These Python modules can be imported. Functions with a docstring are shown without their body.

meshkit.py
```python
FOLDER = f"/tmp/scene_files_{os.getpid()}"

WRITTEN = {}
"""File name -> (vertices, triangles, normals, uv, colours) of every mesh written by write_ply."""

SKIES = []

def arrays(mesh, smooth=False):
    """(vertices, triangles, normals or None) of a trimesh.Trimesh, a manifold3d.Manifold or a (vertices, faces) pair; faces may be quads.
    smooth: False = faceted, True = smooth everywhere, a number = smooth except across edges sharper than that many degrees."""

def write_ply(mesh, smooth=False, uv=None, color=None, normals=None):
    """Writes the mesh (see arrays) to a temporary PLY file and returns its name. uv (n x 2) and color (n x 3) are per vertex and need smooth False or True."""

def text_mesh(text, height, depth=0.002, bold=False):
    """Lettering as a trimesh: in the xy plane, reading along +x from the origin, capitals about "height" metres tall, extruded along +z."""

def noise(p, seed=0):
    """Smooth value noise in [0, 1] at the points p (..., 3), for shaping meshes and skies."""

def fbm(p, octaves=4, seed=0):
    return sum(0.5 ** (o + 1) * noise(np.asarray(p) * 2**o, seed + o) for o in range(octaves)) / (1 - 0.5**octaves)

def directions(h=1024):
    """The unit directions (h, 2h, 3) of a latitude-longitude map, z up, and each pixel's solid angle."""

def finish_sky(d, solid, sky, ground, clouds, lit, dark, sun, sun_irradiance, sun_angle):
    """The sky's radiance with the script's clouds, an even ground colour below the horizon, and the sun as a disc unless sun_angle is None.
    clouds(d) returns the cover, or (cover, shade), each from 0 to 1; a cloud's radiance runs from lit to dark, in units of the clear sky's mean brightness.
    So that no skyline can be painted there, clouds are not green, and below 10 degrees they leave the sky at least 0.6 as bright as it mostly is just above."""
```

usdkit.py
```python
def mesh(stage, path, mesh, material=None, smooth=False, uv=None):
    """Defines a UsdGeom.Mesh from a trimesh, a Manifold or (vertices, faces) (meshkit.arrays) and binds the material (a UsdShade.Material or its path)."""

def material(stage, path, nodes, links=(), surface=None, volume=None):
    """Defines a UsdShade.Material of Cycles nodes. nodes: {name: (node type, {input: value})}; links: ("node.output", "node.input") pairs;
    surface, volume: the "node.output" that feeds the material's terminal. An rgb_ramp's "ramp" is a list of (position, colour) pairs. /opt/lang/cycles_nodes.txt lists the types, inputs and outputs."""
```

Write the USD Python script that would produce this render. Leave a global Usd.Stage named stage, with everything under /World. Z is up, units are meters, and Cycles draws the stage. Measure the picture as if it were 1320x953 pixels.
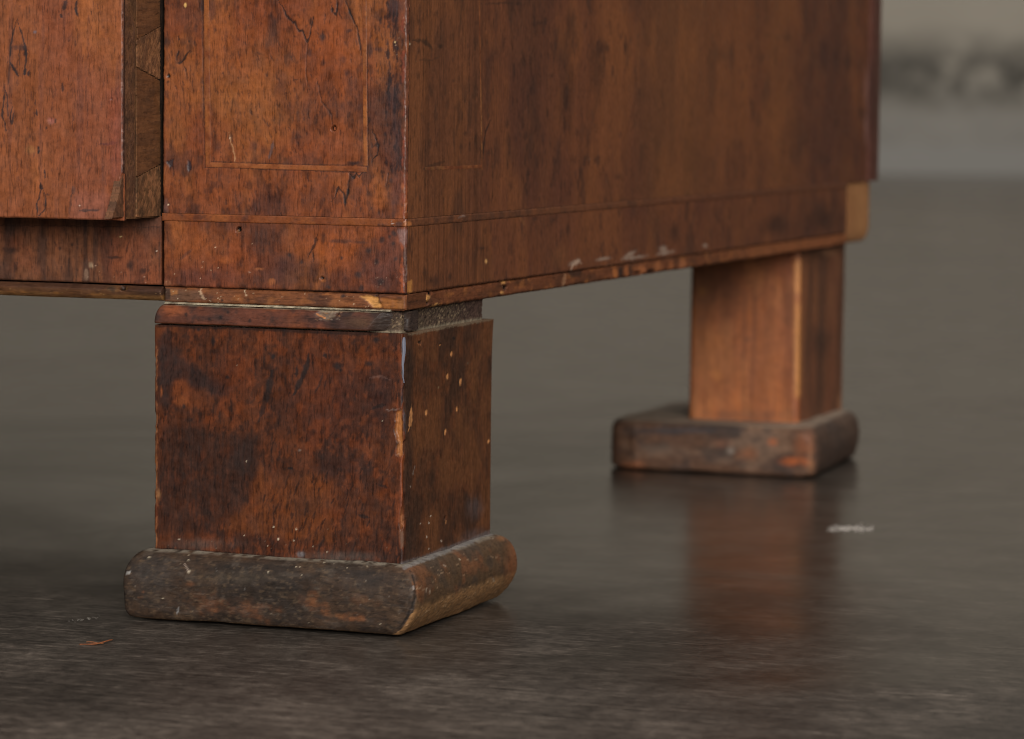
import math, random
import numpy as np
import trimesh
import usdkit, meshkit
from pxr import Usd, UsdGeom, UsdLux, UsdShade, Gf, Vt, Sdf

stage = Usd.Stage.CreateInMemory()
UsdGeom.SetStageUpAxis(stage, UsdGeom.Tokens.z)
UsdGeom.SetStageMetersPerUnit(stage, 1.0)
world = UsdGeom.Xform.Define(stage, '/World')
stage.SetDefaultPrim(world.GetPrim())

# ------------------------------------------------------------------ camera
F_PX, W_PX, H_PX = 4333.32, 1320.0, 953.0
YAW, PITCH, ROLL = 0.346325, 0.081336, 0.011661
CAM = np.array([0.4470404, -1.1247533, 0.1960195])
fw = np.array([-math.sin(YAW) * math.cos(PITCH), math.cos(YAW) * math.cos(PITCH), -math.sin(PITCH)])
_r = np.array([math.cos(YAW), math.sin(YAW), 0.0])
_u = np.cross(_r, fw)
rt = _r * math.cos(ROLL) + _u * math.sin(ROLL)
up = -_r * math.sin(ROLL) + _u * math.cos(ROLL)

cam = UsdGeom.Camera.Define(stage, '/World/camera')
m = Gf.Matrix4d(1.0)
m.SetRow(0, Gf.Vec4d(*map(float, rt), 0)); m.SetRow(1, Gf.Vec4d(*map(float, up), 0))
m.SetRow(2, Gf.Vec4d(*map(float, -fw), 0)); m.SetRow(3, Gf.Vec4d(*map(float, CAM), 1))
cam.AddTransformOp().Set(m)
cam.CreateHorizontalApertureAttr(36.0)
cam.CreateVerticalApertureAttr(36.0 * H_PX / W_PX)
cam.CreateFocalLengthAttr(36.0 * F_PX / W_PX)
cam.CreateClippingRangeAttr(Gf.Vec2f(0.05, 100))
cam.CreateFStopAttr(15.0)
cam.CreateFocusDistanceAttr(float((np.array([-0.02, 0.0, 0.1]) - CAM) @ fw))
cam.CreateExposureAttr(0.0)

# ------------------------------------------------------------------ lamps
def rect_light(name, pos, target, w, h, intensity, color):
    l = UsdLux.RectLight.Define(stage, '/World/' + name)
    l.CreateWidthAttr(w); l.CreateHeightAttr(h); l.CreateIntensityAttr(intensity); l.CreateColorAttr(Gf.Vec3f(*color))
    pos, target = np.array(pos, float), np.array(target, float)
    z = pos - target; z /= np.linalg.norm(z)
    x = np.cross([0, 0, 1.0], z)
    x = np.array([1.0, 0, 0]) if np.linalg.norm(x) < 1e-6 else x / np.linalg.norm(x)
    y = np.cross(z, x)
    mm = Gf.Matrix4d(1.0)
    mm.SetRow(0, Gf.Vec4d(*map(float, x), 0)); mm.SetRow(1, Gf.Vec4d(*map(float, y), 0))
    mm.SetRow(2, Gf.Vec4d(*map(float, z), 0)); mm.SetRow(3, Gf.Vec4d(*map(float, pos), 1))
    l.AddTransformOp().Set(mm)
    return l
rect_light('window_light', (2.1, -4.1, 1.55), (0.0, 0.0, 0.2), 2.4, 2.0, 21.5, (1.0, 0.97, 0.93))
rect_light('overhead_fill', (0.6, 0.6, 3.6), (0.6, 0.6, 0.0), 6.0, 6.0, 1.6, (1.0, 0.98, 0.95))  # unseen overhead lamp, added in place of ambient light
rect_light('left_fill', (-4.5, -1.2, 1.6), (0.0, 0.0, 0.2), 2.4, 2.0, 2.0, (1.0, 0.97, 0.92))  # unseen lamp added as weak fill from the left
rect_light('far_wall_fill', (-1.0, 4.2, 3.2), (-1.2, 7.0, 0.3), 6.0, 2.0, 4.6, (1.0, 0.98, 0.94))  # unseen lamp added to brighten the far wall and its foot

# ------------------------------------------------------------------ helpers
def lin(r, g=None, b=None):
    c = np.array([r, g, b], float) / 255.0
    return np.where(c <= 0.04045, c / 12.92, ((c + 0.055) / 1.055) ** 2.4)

def proj(P):
    d = np.asarray(P, float) - CAM
    z = d @ fw
    return np.stack([W_PX / 2 + F_PX * (d @ rt) / z, H_PX / 2 - F_PX * (d @ up) / z], -1)

def ray(u, v, axis, value):
    """the point of the plane axis = value seen at photograph pixel (u, v)"""
    d = fw + rt * (u - W_PX / 2) / F_PX - up * (v - H_PX / 2) / F_PX
    return CAM + d * (value - CAM[axis]) / d[axis]

def fbm(p, o=3, s=0):
    return meshkit.fbm(p, o, s)

def smooth(a, b, x):
    t = np.clip((x - a) / (b - a), 0, 1)
    return t * t * (3 - 2 * t)

used = {}
def numbered(parent, name):
    k = used.get((parent, name), -1) + 1
    used[(parent, name)] = k
    return f'{parent}/{name}' if k == 0 else f'{parent}/{name}_{k:03d}'

def xform(name, parent='/World'):
    return UsdGeom.Xform.Define(stage, numbered(parent, name)).GetPrim()

def tag(prim, label=None, category=None, group=None, kind=None):
    for k, v in (('label', label), ('category', category), ('group', group), ('kind', kind)):
        if v:
            prim.SetCustomDataByKey(k, v)
    return prim

def emit(name, parent, V, F, mat, col=None, smooth_angle=True):
    path = numbered(str(parent.GetPath()) if parent is not None else '/World', name)
    prim = usdkit.mesh(stage, path, (V, F), mat, smooth=smooth_angle)
    if col is not None:
        UsdGeom.PrimvarsAPI(prim).CreatePrimvar('col', Sdf.ValueTypeNames.Color3fArray, 'vertex').Set(
            Vt.Vec3fArray.FromNumpy(np.ascontiguousarray(np.clip(col, 0.0, 1.0), dtype=np.float32)))
    return prim.GetPrim()

class Paint:
    """colour (albedo) and relief of a dense surface; marks are laid where the photographed thing has them"""
    def __init__(self, X, uv, base):
        self.X, self.uv = X, uv
        self.p = proj(X)
        n1 = fbm(np.c_[uv * 900, np.full(len(uv), 3.3)], 2, 5) - 0.5
        n2 = fbm(np.c_[uv * 900, np.full(len(uv), 9.1)], 2, 6) - 0.5
        self.q = self.p + np.c_[n1, n2] * 2.6
        self.col = np.tile(np.asarray(base, float), (len(X), 1))
        self.h = np.zeros(len(X))
        self.streak = fbm(np.c_[uv[:, 0] * 1400, uv[:, 1] * 90, np.full(len(uv), 1.7)], 3, 11)

    def mix(self, c, a, idx=slice(None)):
        a = np.clip(a, 0, 1)[:, None] if np.ndim(a) else a
        self.col[idx] += (np.asarray(c) - self.col[idx]) * a

    def box(self, x0, y0, x1, y1, pad):
        p = self.p
        return np.nonzero((p[:, 0] > x0 - pad) & (p[:, 0] < x1 + pad) & (p[:, 1] > y0 - pad) & (p[:, 1] < y1 + pad))[0]

    def line(self, pts, w=1.4, c=(0.012, 0.009, 0.008), a=0.85, dep=0.0, taper=True):
        pts = np.array(pts, float)
        i = self.box(*pts.min(0), *pts.max(0), 6 + w)
        if not len(i):
            return
        q = self.q[i]
        best = np.full(len(i), 1e9); along = np.zeros(len(i))
        L = np.r_[0, np.cumsum(np.linalg.norm(np.diff(pts, axis=0), axis=1))]
        for k in range(len(pts) - 1):
            d = pts[k + 1] - pts[k]
            t = np.clip(((q - pts[k]) @ d) / max(d @ d, 1e-9), 0, 1)
            r = np.linalg.norm(q - pts[k] - t[:, None] * d, axis=1)
            s = (L[k] + t * (L[k + 1] - L[k])) / L[-1]
            along = np.where(r < best, s, along); best = np.minimum(best, r)
        ww = w * (0.55 + 0.9 * fbm(np.c_[along * 9, np.full(len(i), pts[0, 0]), np.zeros(len(i))], 2, 3)) * (np.clip(np.minimum(along, 1 - along) * 5, 0.35, 1) if taper else 1)
        k = 1 - smooth(ww * 0.45, ww * 1.15, best)
        self.mix(c, a * k, i)
        self.h[i] -= dep * k

    def blob(self, cx, cy, rx, ry, c=(0.012, 0.010, 0.009), a=0.8, rot=0.0, soft=0.7, dep=0.0, grain=0.0, rough=0.35, sc=350):
        R = max(rx, ry) * 1.8 + 2
        i = self.box(cx, cy, cx, cy, R)
        if not len(i):
            return
        d = self.q[i] - (cx, cy)
        cr, sr = math.cos(math.radians(rot)), math.sin(math.radians(rot))
        x, y = d[:, 0] * cr + d[:, 1] * sr, -d[:, 0] * sr + d[:, 1] * cr
        r = np.hypot(x / rx, y / ry)
        r = r + rough * 2 * (fbm(np.c_[self.uv[i] * sc, np.full(len(i), cx * 0.37 + cy * 0.11)], 3, 21) - 0.5)
        k = 1 - smooth(1 - soft, 1 + soft * 0.35, r)
        if grain:
            k = k * (1 - grain + grain * smooth(0.38, 0.62, self.streak[i]))
        self.mix(c, a * k, i)
        self.h[i] -= dep * k

    def poly(self, pts, c, a=1.0, soft=1.2, dep=0.0, grain=0.0):
        import shapely
        g = shapely.Polygon(pts)
        i = self.box(*np.min(pts, 0), *np.max(pts, 0), 6)
        if not len(i):
            return
        q = shapely.points(self.q[i])
        sd = np.where(shapely.contains(g, q), -1, 1) * shapely.distance(g.exterior, q)
        k = 1 - smooth(-soft, soft, sd)
        if grain:
            k = k * (1 - grain + grain * smooth(0.35, 0.6, self.streak[i]))
        self.mix(c, a * k, i)
        self.h[i] -= dep * k

    def mottle(self, scale, lo, hi, c, a, seed, stretch=1.0, grain=0.0):
        n = fbm(np.c_[self.uv[:, 0] * scale, self.uv[:, 1] * scale / stretch, np.full(len(self.uv), seed * 1.37)], 4, seed)
        k = smooth(lo, hi, n)
        if grain:
            k = k * (1 - grain + grain * smooth(0.38, 0.62, self.streak))
        self.mix(c, a * k)
        return k

    def ticks(self, n, rng, box, length, w, c, a, slant=0.0, dep=0.0, spread=0.35):
        """short dark pores, each a tiny line of its own"""
        for _ in range(n):
            x, y = rng.uniform(box[0], box[2]), rng.uniform(box[1], box[3])
            l = rng.uniform(*length); s = slant + rng.gauss(0, spread) * l * 0.4
            self.line([(x, y), (x + s * 0.5, y + l * 0.5), (x + s, y + l)], rng.uniform(*w), c, a * rng.uniform(0.4, 1), dep)

    def specks(self, n, rng, box, r, c, a=0.9):
        for _ in range(n):
            x, y = rng.uniform(box[0], box[2]), rng.uniform(box[1], box[3])
            rr = rng.uniform(*r)
            self.blob(x, y, rr * rng.uniform(0.8, 1.5), rr, c, a * rng.uniform(0.5, 1), soft=0.5, rough=0.2)

def vnormals(V, F):
    n = np.zeros_like(V); fn = np.cross(V[F[:, 1]] - V[F[:, 0]], V[F[:, 2]] - V[F[:, 0]])
    for k in range(3):
        np.add.at(n, F[:, k], fn)
    return n / np.maximum(np.linalg.norm(n, axis=1, keepdims=True), 1e-20)

def gridfaces(nu, nv, wrap=False):
    i = np.arange(nu * nv).reshape(nv, nu)
    a, b = i[:-1], i[1:]
    if wrap:
        a0, a1, b0, b1 = a, np.roll(a, -1, 1), b, np.roll(b, -1, 1)
    else:
        a0, a1, b0, b1 = a[:, :-1], a[:, 1:], b[:, :-1], b[:, 1:]
    q = np.stack([a0.ravel(), a1.ravel(), b1.ravel(), b0.ravel()], 1)
    return np.vstack([q[:, [0, 1, 2]], q[:, [0, 2, 3]]])

def steps(*segs):
    """positions along a line: segs of (end, step) from the first value on"""
    out = [segs[0]]
    for e, s in segs[1:]:
        n = max(1, int(round(abs(e - out[-1]) / s)))
        out += list(np.linspace(out[-1], e, n + 1)[1:])
    return np.array(out)

def slab(name, parent, axis, at, us, vs, thick, mat, base, paint, edge=0.0004, edges='lrtb', relief=0.00008, seed=0, rim_tone=0.7):
    """a board whose face lies in the plane axis = at (axis 0: face towards +x, u = y; axis 1: face towards -y, u = x), v = z"""
    U, Vv = np.meshgrid(us, vs)
    u, v = U.ravel(), Vv.ravel()
    X = np.c_[np.full_like(u, at), u, v] if axis == 0 else np.c_[u, np.full_like(u, at), v]
    N = np.array([1.0, 0, 0]) if axis == 0 else np.array([0, -1.0, 0])
    P = Paint(X, np.c_[u, v], base)
    P.h += relief * 2 * (fbm(np.c_[u * 60, v * 25, np.full(len(u), seed + 0.5)], 3, seed) - 0.5)
    paint(P)
    wob = edge * (0.55 + 1.1 * fbm(np.c_[u * 420, v * 420, np.full(len(u), seed + 4.0)], 4, seed + 9) ** 1.5 * 1.6)
    e = np.full(len(u), 1.0)
    for s, d in (('l', u - us[0]), ('r', us[-1] - u), ('b', v - vs[0]), ('t', vs[-1] - v)):
        if s in edges:
            e = np.minimum(e, d)
    k = np.clip(1 - e / np.maximum(wob, 1e-6), 0, 1)
    h = P.h - wob * (1 - np.sqrt(np.maximum(0, 1 - k * k)))
    Y = X + N * h[:, None]
    nu, nv = len(us), len(vs)
    Fg = gridfaces(nu, nv)
    idx = np.arange(nu * nv).reshape(nv, nu)
    rim = np.r_[idx[0, :-1], idx[:-1, -1], idx[-1, :0:-1], idx[:0:-1, 0]]
    back = Y[rim].copy(); back[:, 0 if axis == 0 else 1] = at - thick if axis == 0 else at + thick
    n0 = len(Y); nr = len(rim)
    V = np.vstack([Y, Y[rim], back])
    a = np.arange(nr) + n0; a1 = np.roll(a, -1); b = a + nr; b1 = a1 + nr
    Fs = np.vstack([np.c_[a, b, b1], np.c_[a, b1, a1]])
    corners = n0 + nr + np.array([0, nu - 1, nu - 1 + nv - 1, 2 * (nu - 1) + nv - 1])
    c0 = len(V); V = np.vstack([V, V[corners]])
    Fb = np.array([[c0, c0 + 2, c0 + 1], [c0, c0 + 3, c0 + 2]])
    col = np.vstack([P.col, P.col[rim] * rim_tone, P.col[rim] * rim_tone, np.tile(base, (4, 1))])
    return emit(name, parent, V, np.vstack([Fg, Fs, Fb]), mat, col)

def loft(name, parent, levels, mat, base, paint, du=0.0005, coarse=0.004, radius=0.001, seed=0, relief=0.0001, post=None, wear=0.0):
    """a block standing on z: levels of (z, xl, xr, yf, yb); front (-y) and right (+x) faces are dense"""
    L = np.array(levels, float)
    t = []
    def side(n):
        return np.linspace(0, 1, n, endpoint=False)
    w, d = L[0, 2] - L[0, 1], L[0, 4] - L[0, 3]
    nf, nr_, nb = max(4, int(w / du)), max(4, int(d / (du * 1.6))), max(3, int(w / coarse))
    nl = max(3, int(d / coarse))
    nc = 7
    rings = []
    uv = []
    for z, xl, xr, yf, yb in L:
        r = radius
        pts, ss = [], []
        def add(p0, p1, n, s0):
            tt = side(n)
            pts.append(np.c_[p0[0] + (p1[0] - p0[0]) * tt, p0[1] + (p1[1] - p0[1]) * tt]); ss.append(s0 + tt * math.dist(p0, p1))
        def arc(cx, cy, a0, s0):
            tt = a0 + side(nc) * math.pi / 2
            pts.append(np.c_[cx + r * np.cos(tt), cy + r * np.sin(tt)]); ss.append(s0 + side(nc) * r * 1.57)
        add((xl + r, yf), (xr - r, yf), nf, xl); arc(xr - r, yf + r, -math.pi / 2, xr - r)
        add((xr, yf + r), (xr, yb - r), nr_, xr + r); arc(xr - r, yb - r, 0, xr + d)
        add((xr - r, yb), (xl + r, yb), nb, xr + d + r); arc(xl + r, yb - r, math.pi / 2, xr + d + w)
        add((xl, yb - r), (xl, yf + r), nl, xr + d + w + r); arc(xl + r, yf + r, math.pi, xl - 2 * r)
        p = np.vstack(pts)
        rings.append(np.c_[p, np.full(len(p), z)]); uv.append(np.c_[np.concatenate(ss), np.full(len(p), z)])
    n = len(rings[0])
    V = np.vstack(rings); uv = np.vstack(uv)
    # distance walked down the profile keeps the pattern even where the profile turns over
    Fg = gridfaces(n, len(L), wrap=True)
    if post is not None:
        V = post(V)
    N = vnormals(V, Fg)
    P = Paint(V, uv, base)
    P.N = N
    P.h += relief * 2 * (fbm(V * [70, 70, 40] + seed, 3, seed) - 0.5)
    paint(P)
    V = V + N * P.h[:, None]
    bot, top = len(V), len(V) + n
    V2 = np.vstack([V, V[:n], V[-n:], V[:n].mean(0), V[-n:].mean(0)])
    k = np.arange(n); k1 = np.roll(k, -1); cb = top + n
    Fc = np.vstack([np.c_[bot + k1, bot + k, np.full(n, cb)], np.c_[top + k, top + k1, np.full(n, cb + 1)]])
    col = np.vstack([P.col, P.col[:n], P.col[-n:], P.col[:n].mean(0), P.col[-n:].mean(0)])
    return emit(name, parent, V2, np.vstack([Fg, Fc]), mat, col)

# ------------------------------------------------------------------ materials
def wood(name, rough=0.42, pore=0.45, pore_scale=(1500, 1500, 110), figure=0.25, bump=0.25, spec=0.4, rough_var=0.18, grime=0.16, dash=0.5, dash_scale=(800, 800, 190)):
    n = {
        'a': ('attribute', {'attribute': 'col'}),
        'g': ('geometry', {}),
        'wv': ('noise_texture', {'scale': 45.0, 'detail': 3.0}),
        'wo': ('vector_math', {'math_type': 'subtract', 'vector2': (0.5, 0.5, 0.5)}),
        'ws': ('vector_math', {'math_type': 'scale', 'scale': 0.0022}),
        'wa': ('vector_math', {'math_type': 'add'}),
        'mp': ('mapping', {'scale': pore_scale}),
        'np': ('noise_texture', {'scale': 1.0, 'detail': 3.0, 'roughness': 0.6}),
        'rp': ('rgb_ramp', {'ramp': [(0.0, (1 - pore,) * 3), (0.33, (1 - pore,) * 3), (0.47, (1.0,) * 3), (0.6, (1.02,) * 3), (1.0, (1.28,) * 3)]}),
        'mf': ('mapping', {'scale': tuple(s * 0.22 for s in pore_scale)}),
        'nf': ('noise_texture', {'scale': 1.0, 'detail': 4.0, 'roughness': 0.6, 'distortion': 0.6}),
        'rf': ('rgb_ramp', {'ramp': [(0.0, (1 - figure,) * 3), (0.3, (1 - figure,) * 3), (0.5, (1.0,) * 3), (0.75, (1 + figure,) * 3), (1.0, (1 + figure,) * 3)]}),
        'm1': ('mix_color', {'blend_type': 'multiply', 'fac': 1.0, 'use_clamp': False}),
        'm2': ('mix_color', {'blend_type': 'multiply', 'fac': 1.0, 'use_clamp': False}),
        'm3': ('mix_color', {'blend_type': 'multiply', 'fac': 1.0, 'use_clamp': False}),
        'm4': ('mix_color', {'blend_type': 'multiply', 'fac': 1.0, 'use_clamp': False}),
        'gn': ('noise_texture', {'scale': 420.0, 'detail': 5.0, 'roughness': 0.7}),
        'gr': ('rgb_ramp', {'ramp': [(0.0, (1 - grime,) * 3), (0.34, (1 - grime,) * 3), (0.5, (1.0,) * 3), (0.66, (1 + grime,) * 3), (1.0, (1 + grime,) * 3)]}),
        'mq': ('mapping', {'rotation': (0.10, 0.16, 0.0), 'scale': tuple(d * 1.0 for d in dash_scale)}),
        'nq': ('noise_texture', {'scale': 1.0, 'detail': 2.0, 'roughness': 0.5, 'distortion': 0.3}),
        'rq': ('rgb_ramp', {'ramp': [(0.0, (1 - dash,) * 3), (0.30, (1 - dash,) * 3), (0.38, (1.0,) * 3), (1.0, (1.0,) * 3)]}),
        'fm': ('noise_texture', {'scale': 38.0, 'detail': 3.0}),
        'fr': ('map_range', {'from_min': 0.40, 'from_max': 0.62, 'to_min': 0.0, 'to_max': 1.0, 'clamp': True}),
        'nr': ('noise_texture', {'scale': 160.0, 'detail': 5.0, 'roughness': 0.65}),
        'rr': ('map_range', {'from_min': 0.3, 'from_max': 0.7, 'to_min': rough - rough_var, 'to_max': rough + rough_var, 'clamp': True}),
        'hs': ('math', {'math_type': 'add'}),
        'b': ('bump', {'strength': bump, 'distance': 0.0004}),
        'p': ('principled_bsdf', {'specular_ior_level': spec}),
    }
    l = [('g.position', 'wv.vector'), ('wv.color', 'wo.vector1'), ('wo.vector', 'ws.vector1'), ('g.position', 'wa.vector1'), ('ws.vector', 'wa.vector2'),
         ('wa.vector', 'mp.vector'), ('mp.vector', 'np.vector'), ('np.fac', 'rp.fac'), ('wa.vector', 'mf.vector'), ('mf.vector', 'nf.vector'), ('nf.fac', 'rf.fac'),
         ('a.color', 'm1.a'), ('rp.color', 'm1.b'), ('m1.result', 'm2.a'), ('rf.color', 'm2.b'), ('g.position', 'gn.vector'), ('gn.fac', 'gr.fac'), ('m2.result', 'm3.a'), ('gr.color', 'm3.b'),
         ('wa.vector', 'mq.vector'), ('mq.vector', 'nq.vector'), ('nq.fac', 'rq.fac'), ('g.position', 'fm.vector'), ('fm.fac', 'fr.value'), ('fr.result', 'm4.fac'), ('m3.result', 'm4.a'), ('rq.color', 'm4.b'), ('m4.result', 'p.base_color'),
         ('g.position', 'nr.vector'), ('nr.fac', 'rr.value'), ('rr.result', 'p.roughness'),
         ('np.fac', 'hs.value1'), ('nr.fac', 'hs.value2'), ('hs.value', 'b.height'), ('b.normal', 'p.normal')]
    return usdkit.material(stage, '/World/Looks/' + name, n, l, surface='p.BSDF')

UsdGeom.Scope.Define(stage, '/World/Looks')
M_VENEER = wood('walnut_veneer', rough=0.43, pore=0.42, pore_scale=(1500, 1500, 200), figure=0.12, spec=0.28, grime=0.22, dash=0.3)
M_SIDE = wood('side_veneer', rough=0.45, pore=0.32, pore_scale=(1300, 1300, 150), figure=0.09, spec=0.26, dash=0.4)
M_LEG = wood('stained_leg', rough=0.46, pore=0.42, pore_scale=(1300, 1300, 190), figure=0.12, bump=0.25, spec=0.18, grime=0.24, dash=0.35)
M_FOOT = wood('worn_foot', rough=0.6, pore=0.26, pore_scale=(300, 300, 1300), figure=0.16, bump=0.28, spec=0.16, grime=0.2, dash=0.3, dash_scale=(190, 190, 800))
M_STRIP = wood('moulding_wood', rough=0.55, pore=0.35, pore_scale=(240, 240, 1500), figure=0.15, bump=0.35, spec=0.2, grime=0.2, dash=0.4, dash_scale=(190, 190, 800))
M_INLAY = wood('stringing', rough=0.42, pore=0.25, pore_scale=(900, 900, 900), figure=0.1, bump=0.12, spec=0.35, dash=0.2)
M_PINE = wood('raw_pine', rough=0.55, pore=0.18, pore_scale=(900, 900, 60), figure=0.1, bump=0.25, spec=0.3, dash=0.25)
M_RAW = wood('end_grain', rough=0.7, pore=0.4, pore_scale=(1500, 700, 700), figure=0.2, bump=0.7, spec=0.2, dash=0.3, dash_scale=(500, 500, 500))
M_DIRT = wood('dusty_recess', rough=0.8, pore=0.3, pore_scale=(900, 900, 900), figure=0.3, bump=0.8, spec=0.15, dash=0.3, dash_scale=(300, 300, 300))

def plain(name, color, rough=0.6, spec=0.3):
    return usdkit.material(stage, '/World/Looks/' + name, {'p': ('principled_bsdf', {'base_color': tuple(color), 'roughness': rough, 'specular_ior_level': spec})}, [], surface='p.BSDF')
M_CARCASS = plain('carcass_wood', (0.095, 0.040, 0.019), 0.6)

# polished concrete floor
fl = {
    'g': ('geometry', {}),
    'n1': ('noise_texture', {'scale': 4.5, 'detail': 6.0, 'roughness': 0.6, 'distortion': 0.8}),
    'n2': ('noise_texture', {'scale': 26.0, 'detail': 6.0, 'roughness': 0.68}),
    'n3': ('noise_texture', {'scale': 900.0, 'detail': 2.0}),
    'r1': ('rgb_ramp', {'ramp': [(0.0, (0.0215, 0.0172, 0.0138)), (0.36, (0.0275, 0.022, 0.0176)), (0.5, (0.0385, 0.031, 0.025)), (0.62, (0.053, 0.043, 0.0345)), (1.0, (0.076, 0.062, 0.050))]}),
    'n5': ('noise_texture', {'scale': 160.0, 'detail': 7.0, 'roughness': 0.78, 'distortion': 0.5}),
    'r5': ('rgb_ramp', {'ramp': [(0.0, (0.42,) * 3), (0.38, (0.58,) * 3), (0.5, (1.0,) * 3), (0.61, (1.45,) * 3), (0.68, (2.3,) * 3), (1.0, (3.0,) * 3)]}),
    'm3': ('mix_color', {'blend_type': 'multiply', 'fac': 1.0, 'use_clamp': False}),
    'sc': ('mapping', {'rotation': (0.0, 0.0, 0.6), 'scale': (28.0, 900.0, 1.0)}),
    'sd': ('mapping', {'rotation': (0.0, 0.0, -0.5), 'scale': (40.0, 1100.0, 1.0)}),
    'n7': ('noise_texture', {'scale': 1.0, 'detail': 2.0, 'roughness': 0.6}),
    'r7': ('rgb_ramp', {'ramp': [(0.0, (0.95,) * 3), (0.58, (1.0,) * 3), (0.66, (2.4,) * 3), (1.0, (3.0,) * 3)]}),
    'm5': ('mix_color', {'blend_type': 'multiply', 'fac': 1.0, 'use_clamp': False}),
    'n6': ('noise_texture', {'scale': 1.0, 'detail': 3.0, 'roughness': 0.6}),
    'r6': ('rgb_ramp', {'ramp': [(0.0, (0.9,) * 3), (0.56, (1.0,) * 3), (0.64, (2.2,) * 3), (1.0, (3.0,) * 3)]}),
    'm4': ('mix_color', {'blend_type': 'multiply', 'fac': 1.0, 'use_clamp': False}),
    'r2': ('rgb_ramp', {'ramp': [(0.0, (0.5,) * 3), (0.36, (0.66,) * 3), (0.52, (1.0,) * 3), (0.66, (1.45,) * 3), (1.0, (1.8,) * 3)]}),
    'r3': ('rgb_ramp', {'ramp': [(0.0, (1.0,) * 3), (0.64, (1.0,) * 3), (0.74, (2.2,) * 3), (1.0, (3.4,) * 3)]}),
    'mk': ('rgb_ramp', {'ramp': [(0.0, (0, 0, 0)), (0.45, (0.1, 0.1, 0.1)), (0.62, (1, 1, 1)), (1.0, (1, 1, 1))]}),
    'n4': ('noise_texture', {'scale': 9.0, 'detail': 4.0}),
    'm1': ('mix_color', {'blend_type': 'multiply', 'fac': 1.0, 'use_clamp': False}),
    'm2': ('mix_color', {'blend_type': 'multiply', 'use_clamp': False}),
    'rr': ('map_range', {'from_min': 0.38, 'from_max': 0.62, 'to_min': 0.18, 'to_max': 0.27, 'clamp': True}),
    'sx': ('separate_xyz', {}),
    'dw': ('map_range', {'from_min': 5.2, 'from_max': 7.4, 'to_min': 0.0, 'to_max': 0.75, 'clamp': True}),
    'dm': ('mix_color', {'b': (0.105, 0.09, 0.075)}),  # floor colour paled near the wall, in place of light missing there
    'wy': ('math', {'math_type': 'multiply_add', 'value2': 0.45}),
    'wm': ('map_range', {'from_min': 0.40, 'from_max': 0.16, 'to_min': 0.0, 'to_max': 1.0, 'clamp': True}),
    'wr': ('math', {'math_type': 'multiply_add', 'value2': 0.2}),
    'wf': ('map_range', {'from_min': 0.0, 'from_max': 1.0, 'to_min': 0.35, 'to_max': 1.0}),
    'bh': ('math', {'math_type': 'multiply_add', 'value2': 0.12}),
    'b': ('bump', {'strength': 0.1, 'distance': 0.001}),
    'p': ('principled_bsdf', {'specular_ior_level': 0.32}),
}
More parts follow.
